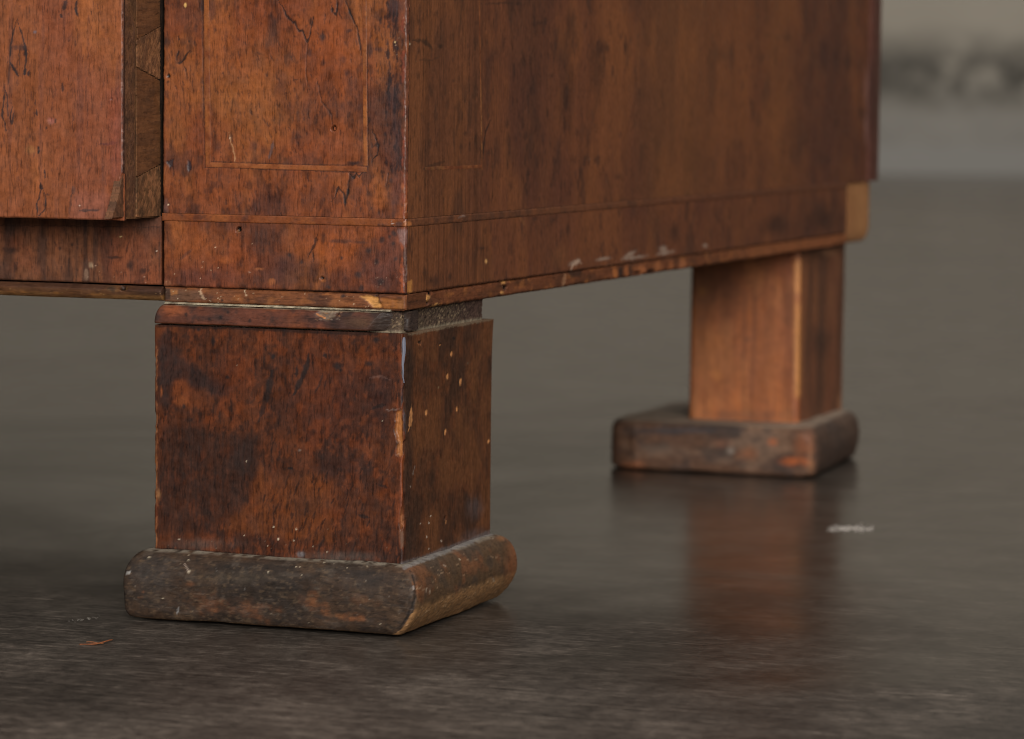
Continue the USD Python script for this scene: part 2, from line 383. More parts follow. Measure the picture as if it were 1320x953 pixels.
M_FLOOR = usdkit.material(stage, '/World/Looks/polished_concrete', fl, [
    ('g.position', 'n1.vector'), ('g.position', 'n2.vector'), ('g.position', 'n3.vector'), ('g.position', 'n4.vector'),
    ('n1.fac', 'r1.fac'), ('n2.fac', 'r2.fac'), ('n3.fac', 'r3.fac'), ('n4.fac', 'mk.fac'),
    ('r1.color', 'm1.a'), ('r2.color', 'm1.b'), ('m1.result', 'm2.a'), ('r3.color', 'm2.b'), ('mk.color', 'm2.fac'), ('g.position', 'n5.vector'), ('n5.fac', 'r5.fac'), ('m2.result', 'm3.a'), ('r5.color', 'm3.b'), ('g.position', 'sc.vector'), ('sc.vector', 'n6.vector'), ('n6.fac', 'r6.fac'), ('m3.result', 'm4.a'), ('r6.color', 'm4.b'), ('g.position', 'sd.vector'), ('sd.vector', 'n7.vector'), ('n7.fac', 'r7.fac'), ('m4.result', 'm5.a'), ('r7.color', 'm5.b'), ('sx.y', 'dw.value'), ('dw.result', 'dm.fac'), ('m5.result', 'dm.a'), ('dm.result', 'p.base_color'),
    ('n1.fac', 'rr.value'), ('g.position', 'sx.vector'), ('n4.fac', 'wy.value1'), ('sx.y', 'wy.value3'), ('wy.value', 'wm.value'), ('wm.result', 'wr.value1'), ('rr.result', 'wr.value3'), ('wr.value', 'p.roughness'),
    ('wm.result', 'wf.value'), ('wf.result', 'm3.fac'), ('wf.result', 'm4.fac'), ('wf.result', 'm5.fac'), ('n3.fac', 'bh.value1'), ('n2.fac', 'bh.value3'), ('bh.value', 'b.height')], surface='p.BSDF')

# plaster wall with a damp stained foot
M_WALL = usdkit.material(stage, '/World/Looks/stained_plaster', {
    'g': ('geometry', {}), 's': ('separate_xyz', {}),
    'n': ('noise_texture', {'scale': 9.0, 'detail': 6.0, 'roughness': 0.7}),
    'nb': ('noise_texture', {'scale': 1.6, 'detail': 5.0}),
    'zd': ('math', {'math_type': 'multiply_add', 'value2': 0.16, 'value3': -0.08}),
    'za': ('math', {'math_type': 'add'}),
    'rb': ('rgb_ramp', {'ramp': [(0.0, (0.20, 0.176, 0.142)), (0.4, (0.232, 0.205, 0.166)), (0.6, (0.256, 0.226, 0.184)), (1.0, (0.285, 0.255, 0.21))]}),
    'rg': ('rgb_ramp', {'ramp': [(0.0, (0.14, 0.13, 0.114)), (0.4, (0.165, 0.153, 0.135)), (0.6, (0.195, 0.18, 0.158)), (1.0, (0.22, 0.203, 0.178))]}),
    'fg': ('map_range', {'from_min': 0.15, 'from_max': 0.26, 'to_min': 1.0, 'to_max': 0.0, 'clamp': True}),
    'mg': ('mix_color', {}),
    'zr': ('rgb_ramp', {'ramp': [(0.0, (0, 0, 0)), (0.16, (0, 0, 0)), (0.24, (1, 1, 1)), (0.30, (1, 1, 1)), (0.40, (0, 0, 0)), (1.0, (0, 0, 0))]}),
    'nr': ('rgb_ramp', {'ramp': [(0.0, (0, 0, 0)), (0.36, (0.15, 0.15, 0.15)), (0.52, (1, 1, 1)), (1.0, (1, 1, 1))]}),
    'mm': ('mix_color', {'blend_type': 'multiply', 'fac': 1.0}),
    'sp': ('separate_color', {}),
    'mx': ('mix_color', {'b': (0.066, 0.059, 0.049)}),
    'p': ('principled_bsdf', {'roughness': 0.85, 'specular_ior_level': 0.2})}, [
    ('g.position', 'n.vector'), ('g.position', 'nb.vector'), ('g.position', 's.vector'), ('n.fac', 'zd.value1'), ('zd.value', 'za.value1'), ('s.z', 'za.value2'),
    ('za.value', 'fg.value'), ('fg.result', 'mg.fac'), ('nb.fac', 'rb.fac'), ('n.fac', 'rg.fac'), ('rb.color', 'mg.a'), ('rg.color', 'mg.b'),
    ('za.value', 'zr.fac'), ('n.fac', 'nr.fac'), ('zr.color', 'mm.a'), ('nr.color', 'mm.b'), ('mm.result', 'sp.color'), ('sp.r', 'mx.fac'),
    ('mg.result', 'mx.a'), ('mx.result', 'p.base_color')], surface='p.BSDF')

# ------------------------------------------------------------------ setting
def box_mesh(x0, x1, y0, y1, z0, z1, bevel=0.0):
    b = trimesh.creation.box((x1 - x0, y1 - y0, z1 - z0)); b.apply_translation(((x0 + x1) / 2, (y0 + y1) / 2, (z0 + z1) / 2))
    return b

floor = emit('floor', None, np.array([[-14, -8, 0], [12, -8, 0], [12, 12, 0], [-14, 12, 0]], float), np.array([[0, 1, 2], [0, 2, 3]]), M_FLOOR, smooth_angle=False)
tag(floor, 'dark polished concrete floor with fine scratches', kind='structure')
wb = ray(1225, 225, 2, 0.0)
wn = np.array([-math.sin(YAW), math.cos(YAW), 0]); wr = np.array([math.cos(YAW), math.sin(YAW), 0])
def wall_box(near, far, z0, z1, half=7.0):
    b = trimesh.creation.box((2 * half, far - near, z1 - z0))
    b.apply_translation((0, (near + far) / 2, (z0 + z1) / 2))
    T = np.eye(4); T[:3, 0] = wr; T[:3, 1] = wn; T[:3, 3] = [wb[0], wb[1], 0]
    b.apply_transform(T)
    return b
b = wall_box(-0.02, -0.001, -0.02, 0.075)
SKIRT_ = b
b = wall_box(0.0, 0.25, -0.02, 4.2)
wall = emit('wall', None, b.vertices, b.faces, M_WALL, smooth_angle=False)
tag(wall, 'pale concrete wall with dark damp stains behind the chest', kind='structure')
M_SKIRT = plain('skirting_cement', (0.185, 0.174, 0.157), 0.75)
emit('skirting', wall, SKIRT_.vertices, SKIRT_.faces, M_SKIRT, smooth_angle=False)

# ------------------------------------------------------------------ chest of drawers
chest = xform('chest_of_drawers')
tag(chest, 'old walnut chest of drawers with chipped veneer standing on square block feet', 'chest of drawers')
XL = -0.0970                      # left edge of the front corner post
Z_LEG0, Z_LEG1, Z_STRIP, Z_VEN, Z_IN0, Z_IN1 = 0.0262, 0.1098, 0.1181, 0.1241, 0.1484, 0.1513
D_LEG = 0.0917
TOP = 0.86
Y_SIDE, Y_BEAD0, Y_BEAD1 = 0.6440, 0.6865, 0.7115
X_END = -1.02                     # left end of the chest, outside the picture
BLK = (0.010, 0.0085, 0.0085)
DK = lin(52, 33, 27)

b = trimesh.util.concatenate([box_mesh(XL + 0.0003, -0.0016, 0.0016, 0.025, Z_VEN + 0.0005, TOP), box_mesh(X_END, -0.0016, 0.0251, Y_BEAD0 - 0.002, Z_VEN + 0.0005, TOP),
                              box_mesh(X_END, -0.1, 0.030, Y_BEAD0 - 0.03, Z_STRIP + 0.002, Z_VEN)])
emit('carcass', chest, b.vertices, b.faces, M_CARCASS, smooth_angle=False)
b = box_mesh(X_END - 0.02, 0.015, -0.045, Y_BEAD1 + 0.01, TOP + 0.0005, TOP + 0.025)
emit('chest_top', chest, b.vertices, b.faces, M_CARCASS, smooth_angle=False)

ORANGE, RED, OCHRE, DARKV = lin(132, 72, 36), lin(112, 57, 34), lin(134, 80, 42), lin(60, 38, 33)

def veneer_base(P, seed, tone=1.0):
    P.col[:] = lin(114, 61, 35) * tone
    P.mottle(38, 0.42, 0.62, lin(108, 54, 32) * tone, 0.55, seed, 1.5)
    P.mottle(55, 0.5, 0.7, OCHRE * tone, 0.5, seed + 1, 1.8)
    P.mottle(75, 0.5, 0.66, DARKV * tone, 0.55, seed + 2, 1.3, grain=0.3)
    P.mottle(20, 0.5, 0.7, lin(64, 39, 33) * tone, 0.6, seed + 9, 1.2)
    P.mottle(190, 0.53, 0.70, DARKV * tone, 0.6, seed + 3, 1.8, grain=0.3)
    P.mottle(420, 0.56, 0.72, lin(48, 32, 28) * tone, 0.5, seed + 5, 2.0)
    f = fbm(np.c_[P.uv[:, 0] * 420, P.uv[:, 1] * 40, np.full(len(P.uv), seed)], 3, seed + 7)
    P.col *= (0.66 + 0.54 * f)[:, None]

# --- corner post, front
def paint_pilaster(P):
    veneer_base(P, 3)
    r = random.Random(11)
    P.blob(330, 130, 62, 85, lin(142, 86, 44), 0.45, soft=0.9)
    P.blob(300, 60, 40, 60, lin(134, 70, 36), 0.35, soft=0.9)
    P.blob(420, 70, 45, 60, lin(136, 68, 32), 0.4, soft=0.9)
    P.blob(400, 190, 60, 20, lin(128, 66, 36), 0.4, soft=0.9)
    for x, y, rx, ry, a in ((362, 110, 12, 22, .6), (372, 135, 14, 18, .5), (395, 205, 22, 14, .45), (405, 255, 24, 18, .45), (345, 262, 22, 20, .5), (330, 270, 8, 12, .6),
                            (382, 180, 9, 14, .5), (340, 195, 7, 8, .6), (326, 189, 6, 7, .6), (280, 192, 4, 7, .7), (310, 262, 10, 12, .45), (268, 246, 8, 4, .5), (430, 130, 10, 22, .4)):
        P.blob(x, y, rx, ry, lin(60, 38, 34), a, soft=0.9, grain=0.35)
    for x0, y0, x1, y1, n in ((215, 0, 262, 130, 45), (215, 130, 262, 275, 35), (270, 0, 380, 120, 110), (272, 110, 400, 212, 130), (380, 0, 466, 210, 90), (265, 222, 470, 280, 110), (472, 0, 520, 280, 50)):
        P.ticks(n, r, (x0, y0, x1, y1), (2.5, 10), (0.7, 1.2), lin(50, 32, 28), 0.6, slant=r.uniform(0, 2.5), dep=0.00004)
    V = lambda pts, w=1.3, a=0.85: P.line(pts, w, BLK, a, dep=0.00012)
    V([(358, 0), (364, 9), (369, 20), (378, 30), (380, 28.3), (385, 40), (390, 38.6), (396, 54.3), (399, 47), (401.5, 33), (405, 22)], 1.5)
    P.blob(401, 29, 4, 6, BLK, 0.7); P.blob(416, 48, 5, 6, lin(45, 35, 34), 0.8); P.blob(416, 42, 2, 6, BLK, 0.5)
    V([(445, 0), (451, 15.7), (455, 25), (461, 37.8), (465, 63), (466, 76)], 1.5); P.blob(451, 14, 2.2, 5, BLK, 0.8)
    V([(427, 4), (429, 15.7), (433, 19.7), (435.3, 11), (434.5, 0)], 1.5)
    V([(396, 56), (395, 75), (395, 100), (400, 118)], 1.0, 0.5); P.blob(399, 68, 3, 6, lin(50, 35, 33), 0.6); P.blob(417, 80, 4, 6, lin(50, 36, 34), 0.6)
    P.blob(447, 94, 5, 6, lin(52, 36, 34), 0.6); P.blob(450, 40, 6, 3, lin(52, 36, 34), 0.7, rot=-20); P.blob(443, 77, 4, 6, lin(60, 38, 34), 0.5)
    V([(408, 100), (415, 131), (421, 139), (428, 148), (429, 160)], 1.1, 0.6); P.blob(381, 103, 4, 1.6, BLK, 0.6)
    V([(478.6, 165.7), (485.7, 181), (488, 187.8), (487, 200), (480, 205), (481, 212)], 1.2); P.blob(487, 187, 4, 4, BLK, 0.75); P.blob(475, 155, 3.2, 5, BLK, 0.6)
    P.blob(474, 173, 1.5, 12, BLK, 0.5); V([(479, 180), (480, 190), (485, 186)], 1, 0.6)
    V([(426.7, 261), (432, 254), (436, 241), (444, 252), (445, 262), (448.7, 247.6), (450, 236), (451, 224)], 1.4); P.blob(445, 262, 2.2, 7, BLK, 0.85); P.blob(449, 246, 2, 4, BLK, 0.8)
    V([(451, 224), (455.8, 229.5), (459.7, 223), (462.9, 228.7), (467.6, 221.6)], 1.3)
    P.blob(456, 210.6, 11, 3.2, lin(42, 32, 32), 0.85); P.blob(466, 206, 2, 6, BLK, 0.6)
    P.blob(477, 250.7, 6, 6, lin(46, 34, 30), 0.6, soft=0.9); P.blob(503.8, 233, 4, 4, lin(50, 38, 36), 0.8); V([(500.6, 219), (500, 230), (496, 243)], 1.0, 0.6); P.blob(492, 222, 2, 3, BLK, 0.6)
    # smoky worn right edge
    P.blob(508, 12, 10, 30, lin(50, 36, 37), 0.9, soft=0.8, grain=0.2); P.blob(512, 56, 7, 24, lin(36, 27, 27), 0.8, grain=0.5); P.blob(508, 128, 11, 42, lin(50, 36, 37), 0.9, soft=0.8, grain=0.25)
    P.blob(511, 180, 9, 40, lin(60, 41, 40), 0.8, soft=0.9, grain=0.4); P.blob(503, 200, 14, 40, lin(72, 46, 42), 0.45, soft=0.9, grain=0.4); P.blob(511, 250, 10, 32, lin(76, 48, 43), 0.7, soft=0.9)
    P.blob(477, 64, 4.5, 14, lin(44, 34, 34), 0.75); P.blob(488, 64, 7, 4, lin(60, 40, 38), 0.6)
    P.ticks(150, r, (496, 0, 517, 215), (4, 16), (0.8, 2.0), lin(40, 29, 29), 0.75, spread=.2)
    P.ticks(60, r, (470, 0, 500, 280), (3, 12), (0.7, 1.5), lin(48, 33, 30), 0.6, spread=.3)
    for k in range(34):
        y = r.uniform(0, 280); P.line([(519.5 + r.gauss(0, 1.3), y), (520.3 + r.gauss(0, 1.0), y + r.uniform(4, 16))], r.uniform(0.8, 2.2), lin(112, 56, 40), 0.6)
    for k in range(12):
        y = r.uniform(0, 285); P.line([(521.5 + r.gauss(0, 0.9), y), (521.5 + r.gauss(0, .9), y + r.uniform(2, 6))], 0.8, lin(160, 118, 96), 0.4)
    P.specks(7, r, (506, 40, 520, 76), (0.4, 0.9), lin(140, 112, 92)); P.blob(509, 54.5, 1.2, 1.4, lin(190, 160, 112)); P.blob(519, 240, 2.4, 5, lin(148, 84, 52), 0.7)
    # post left part
    P.blob(213.4, 54, 7, 10, lin(40, 28, 24), 0.85, soft=0.9); V([(231.5, 64), (228, 74), (229, 79)], 1.4); V([(228, 80.5), (232, 82), (235.4, 79)], 1.6); V([(235, 80), (239, 73), (243.5, 66)], 1.7)
    V([(230, 46), (231, 52)], 1.2, .7); P.blob(243.5, 54, 1.6, 2.2, BLK, 0.85); P.blob(217, 97.6, 2.3, 2.6, BLK, 0.95, dep=0.0005, soft=.4); P.blob(217, 105.5, 3, 1.6, BLK, 0.6)
    P.blob(239, 6.6, 2.4, 3.2, lin(190, 150, 90), 0.9, soft=0.4)
    P.poly([(214, 208), (224, 204.5), (222, 215), (218.5, 216)], lin(44, 36, 38), 0.9, soft=0.8, dep=0.0003); P.blob(244.2, 215, 3.1, 9, lin(44, 36, 40), 0.92, soft=0.35, dep=0.0003); P.blob(213, 270, 4, 14, lin(104, 78, 72), 0.5)
    V([(226, 110), (229, 116)], 1.2, .6); V([(238, 86), (240, 95), (242, 101)], 1.1, .6)
    P.line([(295.2, 170), (297, 180), (301, 194), (303, 205), (303.2, 214)], 0.8, lin(184, 144, 104), 0.5); P.blob(296, 178, 1.2, 2.4, lin(214, 180, 150), 0.8)
    P.line([(346, 205), (349, 196), (353, 182)], 2.0, lin(78, 66, 66), 0.7)
    P.blob(217, 264, 1.1, 1.5, lin(214, 190, 160))
    P.blob(430.3, 165.7, 2.7, 3.3, (0.001, 0.0008, 0.0006), 1.0, soft=0.3, dep=0.0016, rough=0.1)      # woodworm hole
    # dark seams that follow the stringing
    for pts in (((261.3, 0), (262, 70), (262.5, 150), (264.2, 215.5)), ((264, 215.8), (320, 217.5), (370, 219), (420, 221), (472, 222.6)), ((473.2, 60), (473.8, 150), (474, 214))):
        P.line(list(pts), 1.0, BLK, 0.55, dep=0.0001, taper=False)
    P.line([(270, 208.4), (370, 211.8), (470, 213.2)], 0.9, lin(46, 30, 24), 0.6, taper=False)
zs_v = steps(Z_IN1 + 0.00006, (0.2405, 0.00037), (0.30, 0.004), (TOP, 0.05))
slab('corner_post', chest, 1, 0.0, steps(XL, (0.0, 0.00034)), zs_v, 0.0015, M_VENEER, lin(118, 64, 37), paint_pilaster, edge=0.0010, edges='lr', seed=3, rim_tone=0.3)

# stringing let into the post: a light wood line on each side and below
def string_paint(light, seed):
    def f(P):
        P.col[:] = light
        P.mix(lin(106, 57, 33), .85 * smooth(.42, .58, fbm(np.c_[P.uv[:, 0] * 45, np.zeros(len(P.uv)), np.full(len(P.uv), seed * 2.7)], 3, seed + 40)))
        n = fbm(np.c_[P.uv * [300, 300], np.full(len(P.uv), seed)], 3, seed)
        P.mix(lin(96, 50, 28), smooth(0.5, 0.68, n) * 0.7); P.mix(lin(146, 92, 48), (1 - smooth(0.34, 0.6, n)) * 0.25)
    return f
def string(name, pts_px, axis, at, width_dir, mat, light, seed, parent, proud=0.00006):
    """a thin bar along two photograph points of a face"""
    a, c = (ray(*p, axis, at) for p in pts_px)
    w = width_dir
    n = max(8, int(np.linalg.norm(c - a) / 0.0008)); k = 9
    t = np.linspace(0, 1, n); s = np.linspace(0, 1, k)
    T, S = np.meshgrid(t, s)
    d = (c - a)
    off = np.array([0, 0, w]) if abs(d[2]) < np.linalg.norm(d) * 0.5 else (np.array([w, 0, 0]) if axis == 1 else np.array([0, w, 0]))
    miter = (T * np.linalg.norm(d))
    X = a + T.reshape(-1, 1) * d + S.reshape(-1, 1) * off
    N = np.array([1.0, 0, 0]) if axis == 0 else np.array([0, -1.0, 0])
    P = Paint(X, np.c_[T.ravel() * np.linalg.norm(d), S.ravel() * abs(w)], light)
    string_paint(light, seed)(P)
    e = np.minimum(S, 1 - S).ravel()
    h = proud * np.clip(np.sqrt(np.clip(e * 6, 0, 1)), 0, 1) + 0.00005 * (fbm(np.c_[P.uv * 200, np.full(len(X), 1.0)], 2, seed) - 0.5)
    Y = X + N * h[:, None]; B = X - N * 0.0008
    Fg = gridfaces(n, k); idx = np.arange(n * k).reshape(k, n)
    if np.dot(np.cross(Y[Fg[0, 1]] - Y[Fg[0, 0]], Y[Fg[0, 2]] - Y[Fg[0, 0]]), N) < 0:
        Fg = Fg[:, ::-1]
    rim = np.r_[idx[0, :-1], idx[:-1, -1], idx[-1, :0:-1], idx[:0:-1, 0]]; nr = len(rim); q = np.arange(nr) + len(Y); q1 = np.roll(q, -1)
    Fs = np.vstack([np.c_[q, q + nr, q1 + nr], np.c_[q, q1 + nr, q1]])
    return emit(name, parent, np.vstack([Y, Y[rim], B[rim]]), np.vstack([Fg, Fs]), mat, np.vstack([P.col, P.col[rim], P.col[rim]]))
post = stage.GetPrimAtPath('/World/chest_of_drawers/corner_post')
string('stringing', ((262.2, -60), (265.2, 212.5)), 1, 0.0, 0.0021, M_INLAY, lin(126, 70, 36), 5, post)
string('stringing', ((267, 215.4), (473, 221.6)), 1, 0.0, 0.0017, M_INLAY, lin(120, 66, 36), 8, post)
string('stringing', ((466.6, -60), (468.6, 213.5)), 1, 0.0, 0.0016, M_INLAY, lin(130, 74, 36), 9, post)

# --- inlaid band, front
def paint_band(P):
    P.col[:] = lin(112, 61, 33)
    P.mottle(120, 0.45, 0.65, lin(98, 50, 28), 0.7, 31, 0.4); P.mottle(160, 0.55, 0.72, lin(136, 78, 40), 0.5, 33, 0.5); P.mottle(300, 0.56, 0.7, DARKV, 0.5, 34)
    r = random.Random(5)
    for x in (262, 488, 493, 505, 361, 300):
        P.blob(x, 288 + r.uniform(-3, 5), 2.4, 3, BLK, 0.6)
    P.blob(514, 289, 5, 5, lin(60, 42, 38), 0.8); P.specks(10, r, (505, 282, 523, 296), (0.5, 1.0), lin(170, 150, 140)); P.blob(523, 288, 3, 4, lin(160, 100, 60), 0.8)
slab('inlaid_band', chest, 1, -0.00012, steps(XL, (0.0, 0.00037)), steps(Z_IN0 + 0.00006, (Z_IN1 - 0.00006, 0.00028)), 0.0016, M_INLAY, lin(120, 66, 34), paint_band, edge=0.00016, seed=4)

# --- veneer below the band, front
def paint_base(P):
    veneer_base(P, 17)
    r = random.Random(12)
    P.blob(255, 315, 55, 30, lin(136, 76, 40), 0.45, soft=0.9); P.blob(340, 306, 30, 20, lin(54, 38, 34), 0.7, soft=0.8, grain=0.3); P.blob(420, 318, 60, 30, lin(140, 72, 34), 0.5, soft=0.9)
    P.blob(255, 358, 60, 18, lin(74, 46, 42), 0.55, soft=0.9); P.blob(360, 350, 30, 26, lin(66, 42, 38), 0.6, soft=0.9); P.blob(480, 352, 40, 26, lin(78, 46, 40), 0.6, soft=0.9)
    P.blob(375, 340, 20, 14, lin(60, 40, 38), 0.5, soft=.9); P.blob(500, 320, 16, 40, lin(92, 54, 44), 0.5, soft=.9)
    P.ticks(160, r, (213, 296, 515, 372), (2, 8), (0.6, 1.1), lin(52, 33, 28), 0.5, slant=0.5)
    V = lambda pts, w=1.3, a=0.8: P.line(pts, w, BLK, a, dep=0.0001)
    V([(409, 303), (405, 316), (402, 322), (398, 331)], 2.0, 0.75); P.blob(417, 307, 5, 9, BLK, 0.7, grain=0.5); V([(403, 322), (404.5, 338)], 1.4, .6); P.blob(440, 311, 22, 3, lin(58, 40, 36), 0.65); P.blob(465, 313, 10, 2.6, lin(58, 40, 36), 0.6)
    for x, y, s in ((492, 309, 4), (508, 301, 4), (507, 314, 3), (502, 305, 2.5), (485, 337, 5), (461, 355, 4.5), (490, 363, 5), (440, 333, 2.5), (510, 334, 3), (389, 338, 3), (373, 329, 3), (475, 323, 4), (424, 370, 3), (466, 372, 4)):
        P.blob(x, y, s, s * 1.1, lin(42, 36, 36), 0.75, soft=0.7)
    P.blob(308, 296.5, 3.2, 3.3, (0.001, 0.0008, 0.0006), 1.0, soft=0.3, dep=0.0014, rough=0.15); P.line([(305, 296), (307, 299.5), (310, 300)], 1.1, lin(140, 96, 66), 0.7)
    P.blob(415, 359, 2.6, 2.6, BLK, 0.95, soft=0.4, dep=0.0008); P.blob(416.5, 362, 3.5, 2.2, lin(150, 86, 40), 0.6)
    P.blob(350, 363, 5, 5, lin(138, 80, 44), 0.7, soft=.6); P.blob(292, 336, 12, 5, lin(150, 82, 42), 0.45); P.blob(334, 347, 6, 1.6, lin(150, 90, 56), .6)
    P.line([(232, 335), (240, 328), (248, 322)], 2.2, lin(70, 46, 40), 0.5)
    P.specks(12, r, (480, 330, 516, 374), (0.4, 0.7), lin(128, 104, 88)); P.specks(10, r, (210, 296, 330, 372), (0.4, 0.8), lin(190, 160, 130)); P.blob(321, 351.5, 3, .7, lin(190, 160, 140), .6)
    P.poly([(513, 296), (524, 297), (523, 312), (519, 318), (515, 310)], lin(138, 110, 106), 0.55, soft=2.5)
    for k in range(22):
        y = r.uniform(310, 378); P.line([(518 + r.gauss(0, 1.4), y), (519 + r.gauss(0, 1.2), y + r.uniform(5, 14))], r.uniform(.8, 1.8), lin(134, 68, 40), 0.5)
    P.line([(521.5, 315), (522.5, 335), (523, 352), (522, 364)], 1.0, lin(130, 110, 102), .4)
    P.line([(209.5, 370.5), (260, 372.3), (330, 374), (420, 376), (524, 380)], 1.5, BLK, 0.7, taper=False)  # last: shadow line painted in along the veneer's lower edge
    P.poly([(209, 364), (218, 360), (222, 366), (216, 372), (209, 371)], lin(130, 84, 58), 0.5)
slab('base_veneer', chest, 1, 0.0001, steps(XL + 0.0003, (0.0, 0.00034)), steps(Z_VEN, (Z_IN0 - 0.00006, 0.00034)), 0.0016, M_VENEER, lin(112, 60, 36), paint_base, edge=0.0009, edges='lrb', seed=6)

# --- bottom strip under the veneer (front, over the leg)
def paint_strip(P):
    P.col[:] = lin(104, 62, 38)
    P.mottle(90, 0.45, 0.65, lin(66, 42, 32), 0.7, 41, 0.35); P.mottle(150, 0.52, 0.7, lin(134, 82, 46), 0.6, 42, 0.4); P.mottle(400, 0.56, 0.7, lin(44, 30, 26), .5, 44)
    RAW = lin(172, 122, 68)
    P.poly([(463, 382.5), (478, 381), (487, 384), (488.5, 389), (492, 393), (494, 402), (482, 401), (479, 394), (474, 388)], RAW, 1.0, soft=0.9, dep=0.0005); P.poly([(490, 384), (519, 386), (519, 402), (490, 401)], lin(132, 82, 42), 0.9, soft=1.5, grain=0.35, dep=0.0003)
    P.poly([(512, 386), (521, 386), (521, 402), (512, 402)], lin(120, 78, 46), 0.7, soft=1.5)
    P.blob(485.5, 380.5, 2.2, 1.4, (0.004, 0.003, 0.002), 1, dep=0.001); P.blob(443, 382, 3, 2.6, lin(40, 38, 38), .85); P.blob(286.5, 387, 2.2, 2, BLK, .8); P.blob(317, 380.5, 2, 1.4, lin(190, 160, 130), .8)
    P.line([(259, 373), (258.5, 378), (261, 382), (264, 386)], 2.4, lin(168, 138, 110), 0.85, dep=-0.0002); P.poly([(212, 372), (232, 373), (256, 374), (262, 384), (240, 389), (214, 388)], lin(92, 66, 50), 0.7, soft=2)
    P.poly([(219, 374), (229, 374), (229, 380), (221, 381)], lin(140, 92, 54), .8); P.poly([(212, 372), (219, 372), (220, 386), (213, 387)], lin(42, 32, 28), .7)
    P.blob(420, 379.5, 8, 1.4, lin(150, 92, 50), .7); P.line([(419, 396.6), (432, 397.6), (436, 398.5)], 1.6, lin(180, 122, 74), .8)
    r = random.Random(8); P.specks(26, r, (212, 374, 330, 396), (.4, .9), lin(190, 170, 140)); P.specks(16, r, (330, 376, 480, 400), (.4, .8), lin(180, 150, 120))
slab('bottom_strip', chest, 1, 0.0008, steps(XL + 0.0006, (-0.0002, 0.00037)), steps(Z_STRIP + 0.0003, (Z_VEN - 0.0002, 0.00032)), 0.02, M_STRIP, lin(104, 62, 38), paint_strip, edge=0.0007, relief=0.0003, seed=8)

# --- side of the chest
SIDE = lin(100, 58, 37)
def side_base(P, seed):
    P.col[:] = SIDE
    f = fbm(np.c_[P.uv[:, 0] * 22, P.uv[:, 1] * 5, np.full(len(P.uv), 3.0)], 4, 53)
    P.mix(lin(74, 46, 34), smooth(0.46, 0.68, f) * 0.55); P.mix(lin(118, 70, 40), smooth(0.5, 0.3, f) * 0.5)
    f2 = fbm(np.c_[P.uv[:, 0] * 150, P.uv[:, 1] * 12, np.full(len(P.uv), 3.0)], 3, 54)
    P.col *= (0.86 + 0.28 * f2)[:, None]
    P.mottle(30, 0.48, 0.68, lin(76, 44, 34), 0.5, 55, 1.2); P.mottle(60, 0.54, 0.7, lin(60, 39, 31), 0.55, 56, 1.3)
    P.mottle(48, 0.55, 0.72, lin(122, 72, 40), 0.4, 57, 1.5); P.mottle(170, 0.57, 0.72, lin(52, 34, 28), 0.6, 58, 1.6)
def paint_side(P):
    side_base(P, 51)
    r = random.Random(21)
    ys = P.X[:, 1]
    # narrow front strip is straight grained and a little greener
    k = 1 - smooth(0.074, 0.082, ys)
    P.mix(lin(98, 62, 38), 0.22 * k)
    g = fbm(np.c_[P.uv[:, 0] * 900, P.uv[:, 1] * 14, np.full(len(P.uv), 3.0)], 3, 77)
    P.col *= (1 - k * 0.24 * smooth(0.5, 0.68, g))[:, None]
    P.ticks(90, r, (530, 0, 640, 270), (4, 16), (0.6, 1.1), lin(48, 32, 24), 0.5, spread=.1)
    P.ticks(170, r, (640, 0, 1110, 255), (4, 16), (0.8, 2.0), lin(48, 31, 26), 0.45, spread=.15)
    for x, y, rx, ry in ((594, 190, 3, 7), (585, 105, 3, 3), (566, 60, 3, 5), (596, 2, 3, 12), (615, 30, 3, 4), (627, 54, 3, 5), (653, 160, 4, 7), (678, 175, 3.5, 7), (744, 170, 3.5, 8), (658, 240, 3, 8), (797, 228, 6, 5), (711, 98, 4, 5), (675, 78, 4, 10), (835, 55, 5, 12), (735, 30, 7, 20), (600, 172, 3, 4), (577, 135, 3, 10), (694, 30, 10, 4), (770, 90, 12, 50), (730, 120, 14, 60), (890, 200, 14, 50), (990, 45, 6, 4), (930, 70, 5, 8), (1010, 48, 14, 2.5), (1060, 205, 8, 14)):
        P.blob(x, y, rx, ry, lin(44, 29, 24), 0.55, soft=0.9, grain=0.2)
    P.line([(632, 155), (626, 170), (623, 190), (621.5, 217)], 1.6, lin(40, 27, 22), 0.8); P.line([(532, 52), (545, 53), (553, 58), (559, 67)], 3.0, lin(50, 34, 24), 0.7); P.blob(568, 60, 3, 4, lin(44, 30, 22), .7); P.line([(540, 77), (556, 78), (568, 73)], 1.8, lin(56, 38, 28), 0.5)
    P.line([(545, 220), (555, 215), (573, 208)], 3.0, lin(52, 34, 24), .6); P.line([(620, 5), (650, 4), (676, 6), (677, 0)], 1.4, lin(50, 34, 26), 0.6); P.line([(635, 236), (634, 190)], .9, lin(60, 40, 28), .6)
    P.blob(760, 205, 1.2, 1.2, lin(150, 110, 90), .7); P.blob(527, 57, 2.6, 2.2, lin(200, 180, 150), .8)
    P.mix(lin(116, 72, 40), 0.45 * np.exp(-((P.p[:, 0] - 880) / 60) ** 2)); P.mix(lin(120, 74, 40), 0.3 * np.exp(-((P.p[:, 0] - 1005) / 28) ** 2))
    P.mix(lin(74, 44, 36), 0.4 * np.exp(-((P.p[:, 0] - 1060) / 26) ** 2))
    P.blob(1116.5, 115, 3, 30, lin(150, 104, 92), 0.6, soft=.9); P.blob(1117, 165, 3, 22, lin(150, 108, 98), 0.6, soft=.9)  # pale highlight painted into the colour along the rear edge
ys_side = steps(0.0016, (0.10, 0.0006), (Y_BEAD0 - 0.0004, 0.001))
side_mat_args = dict()
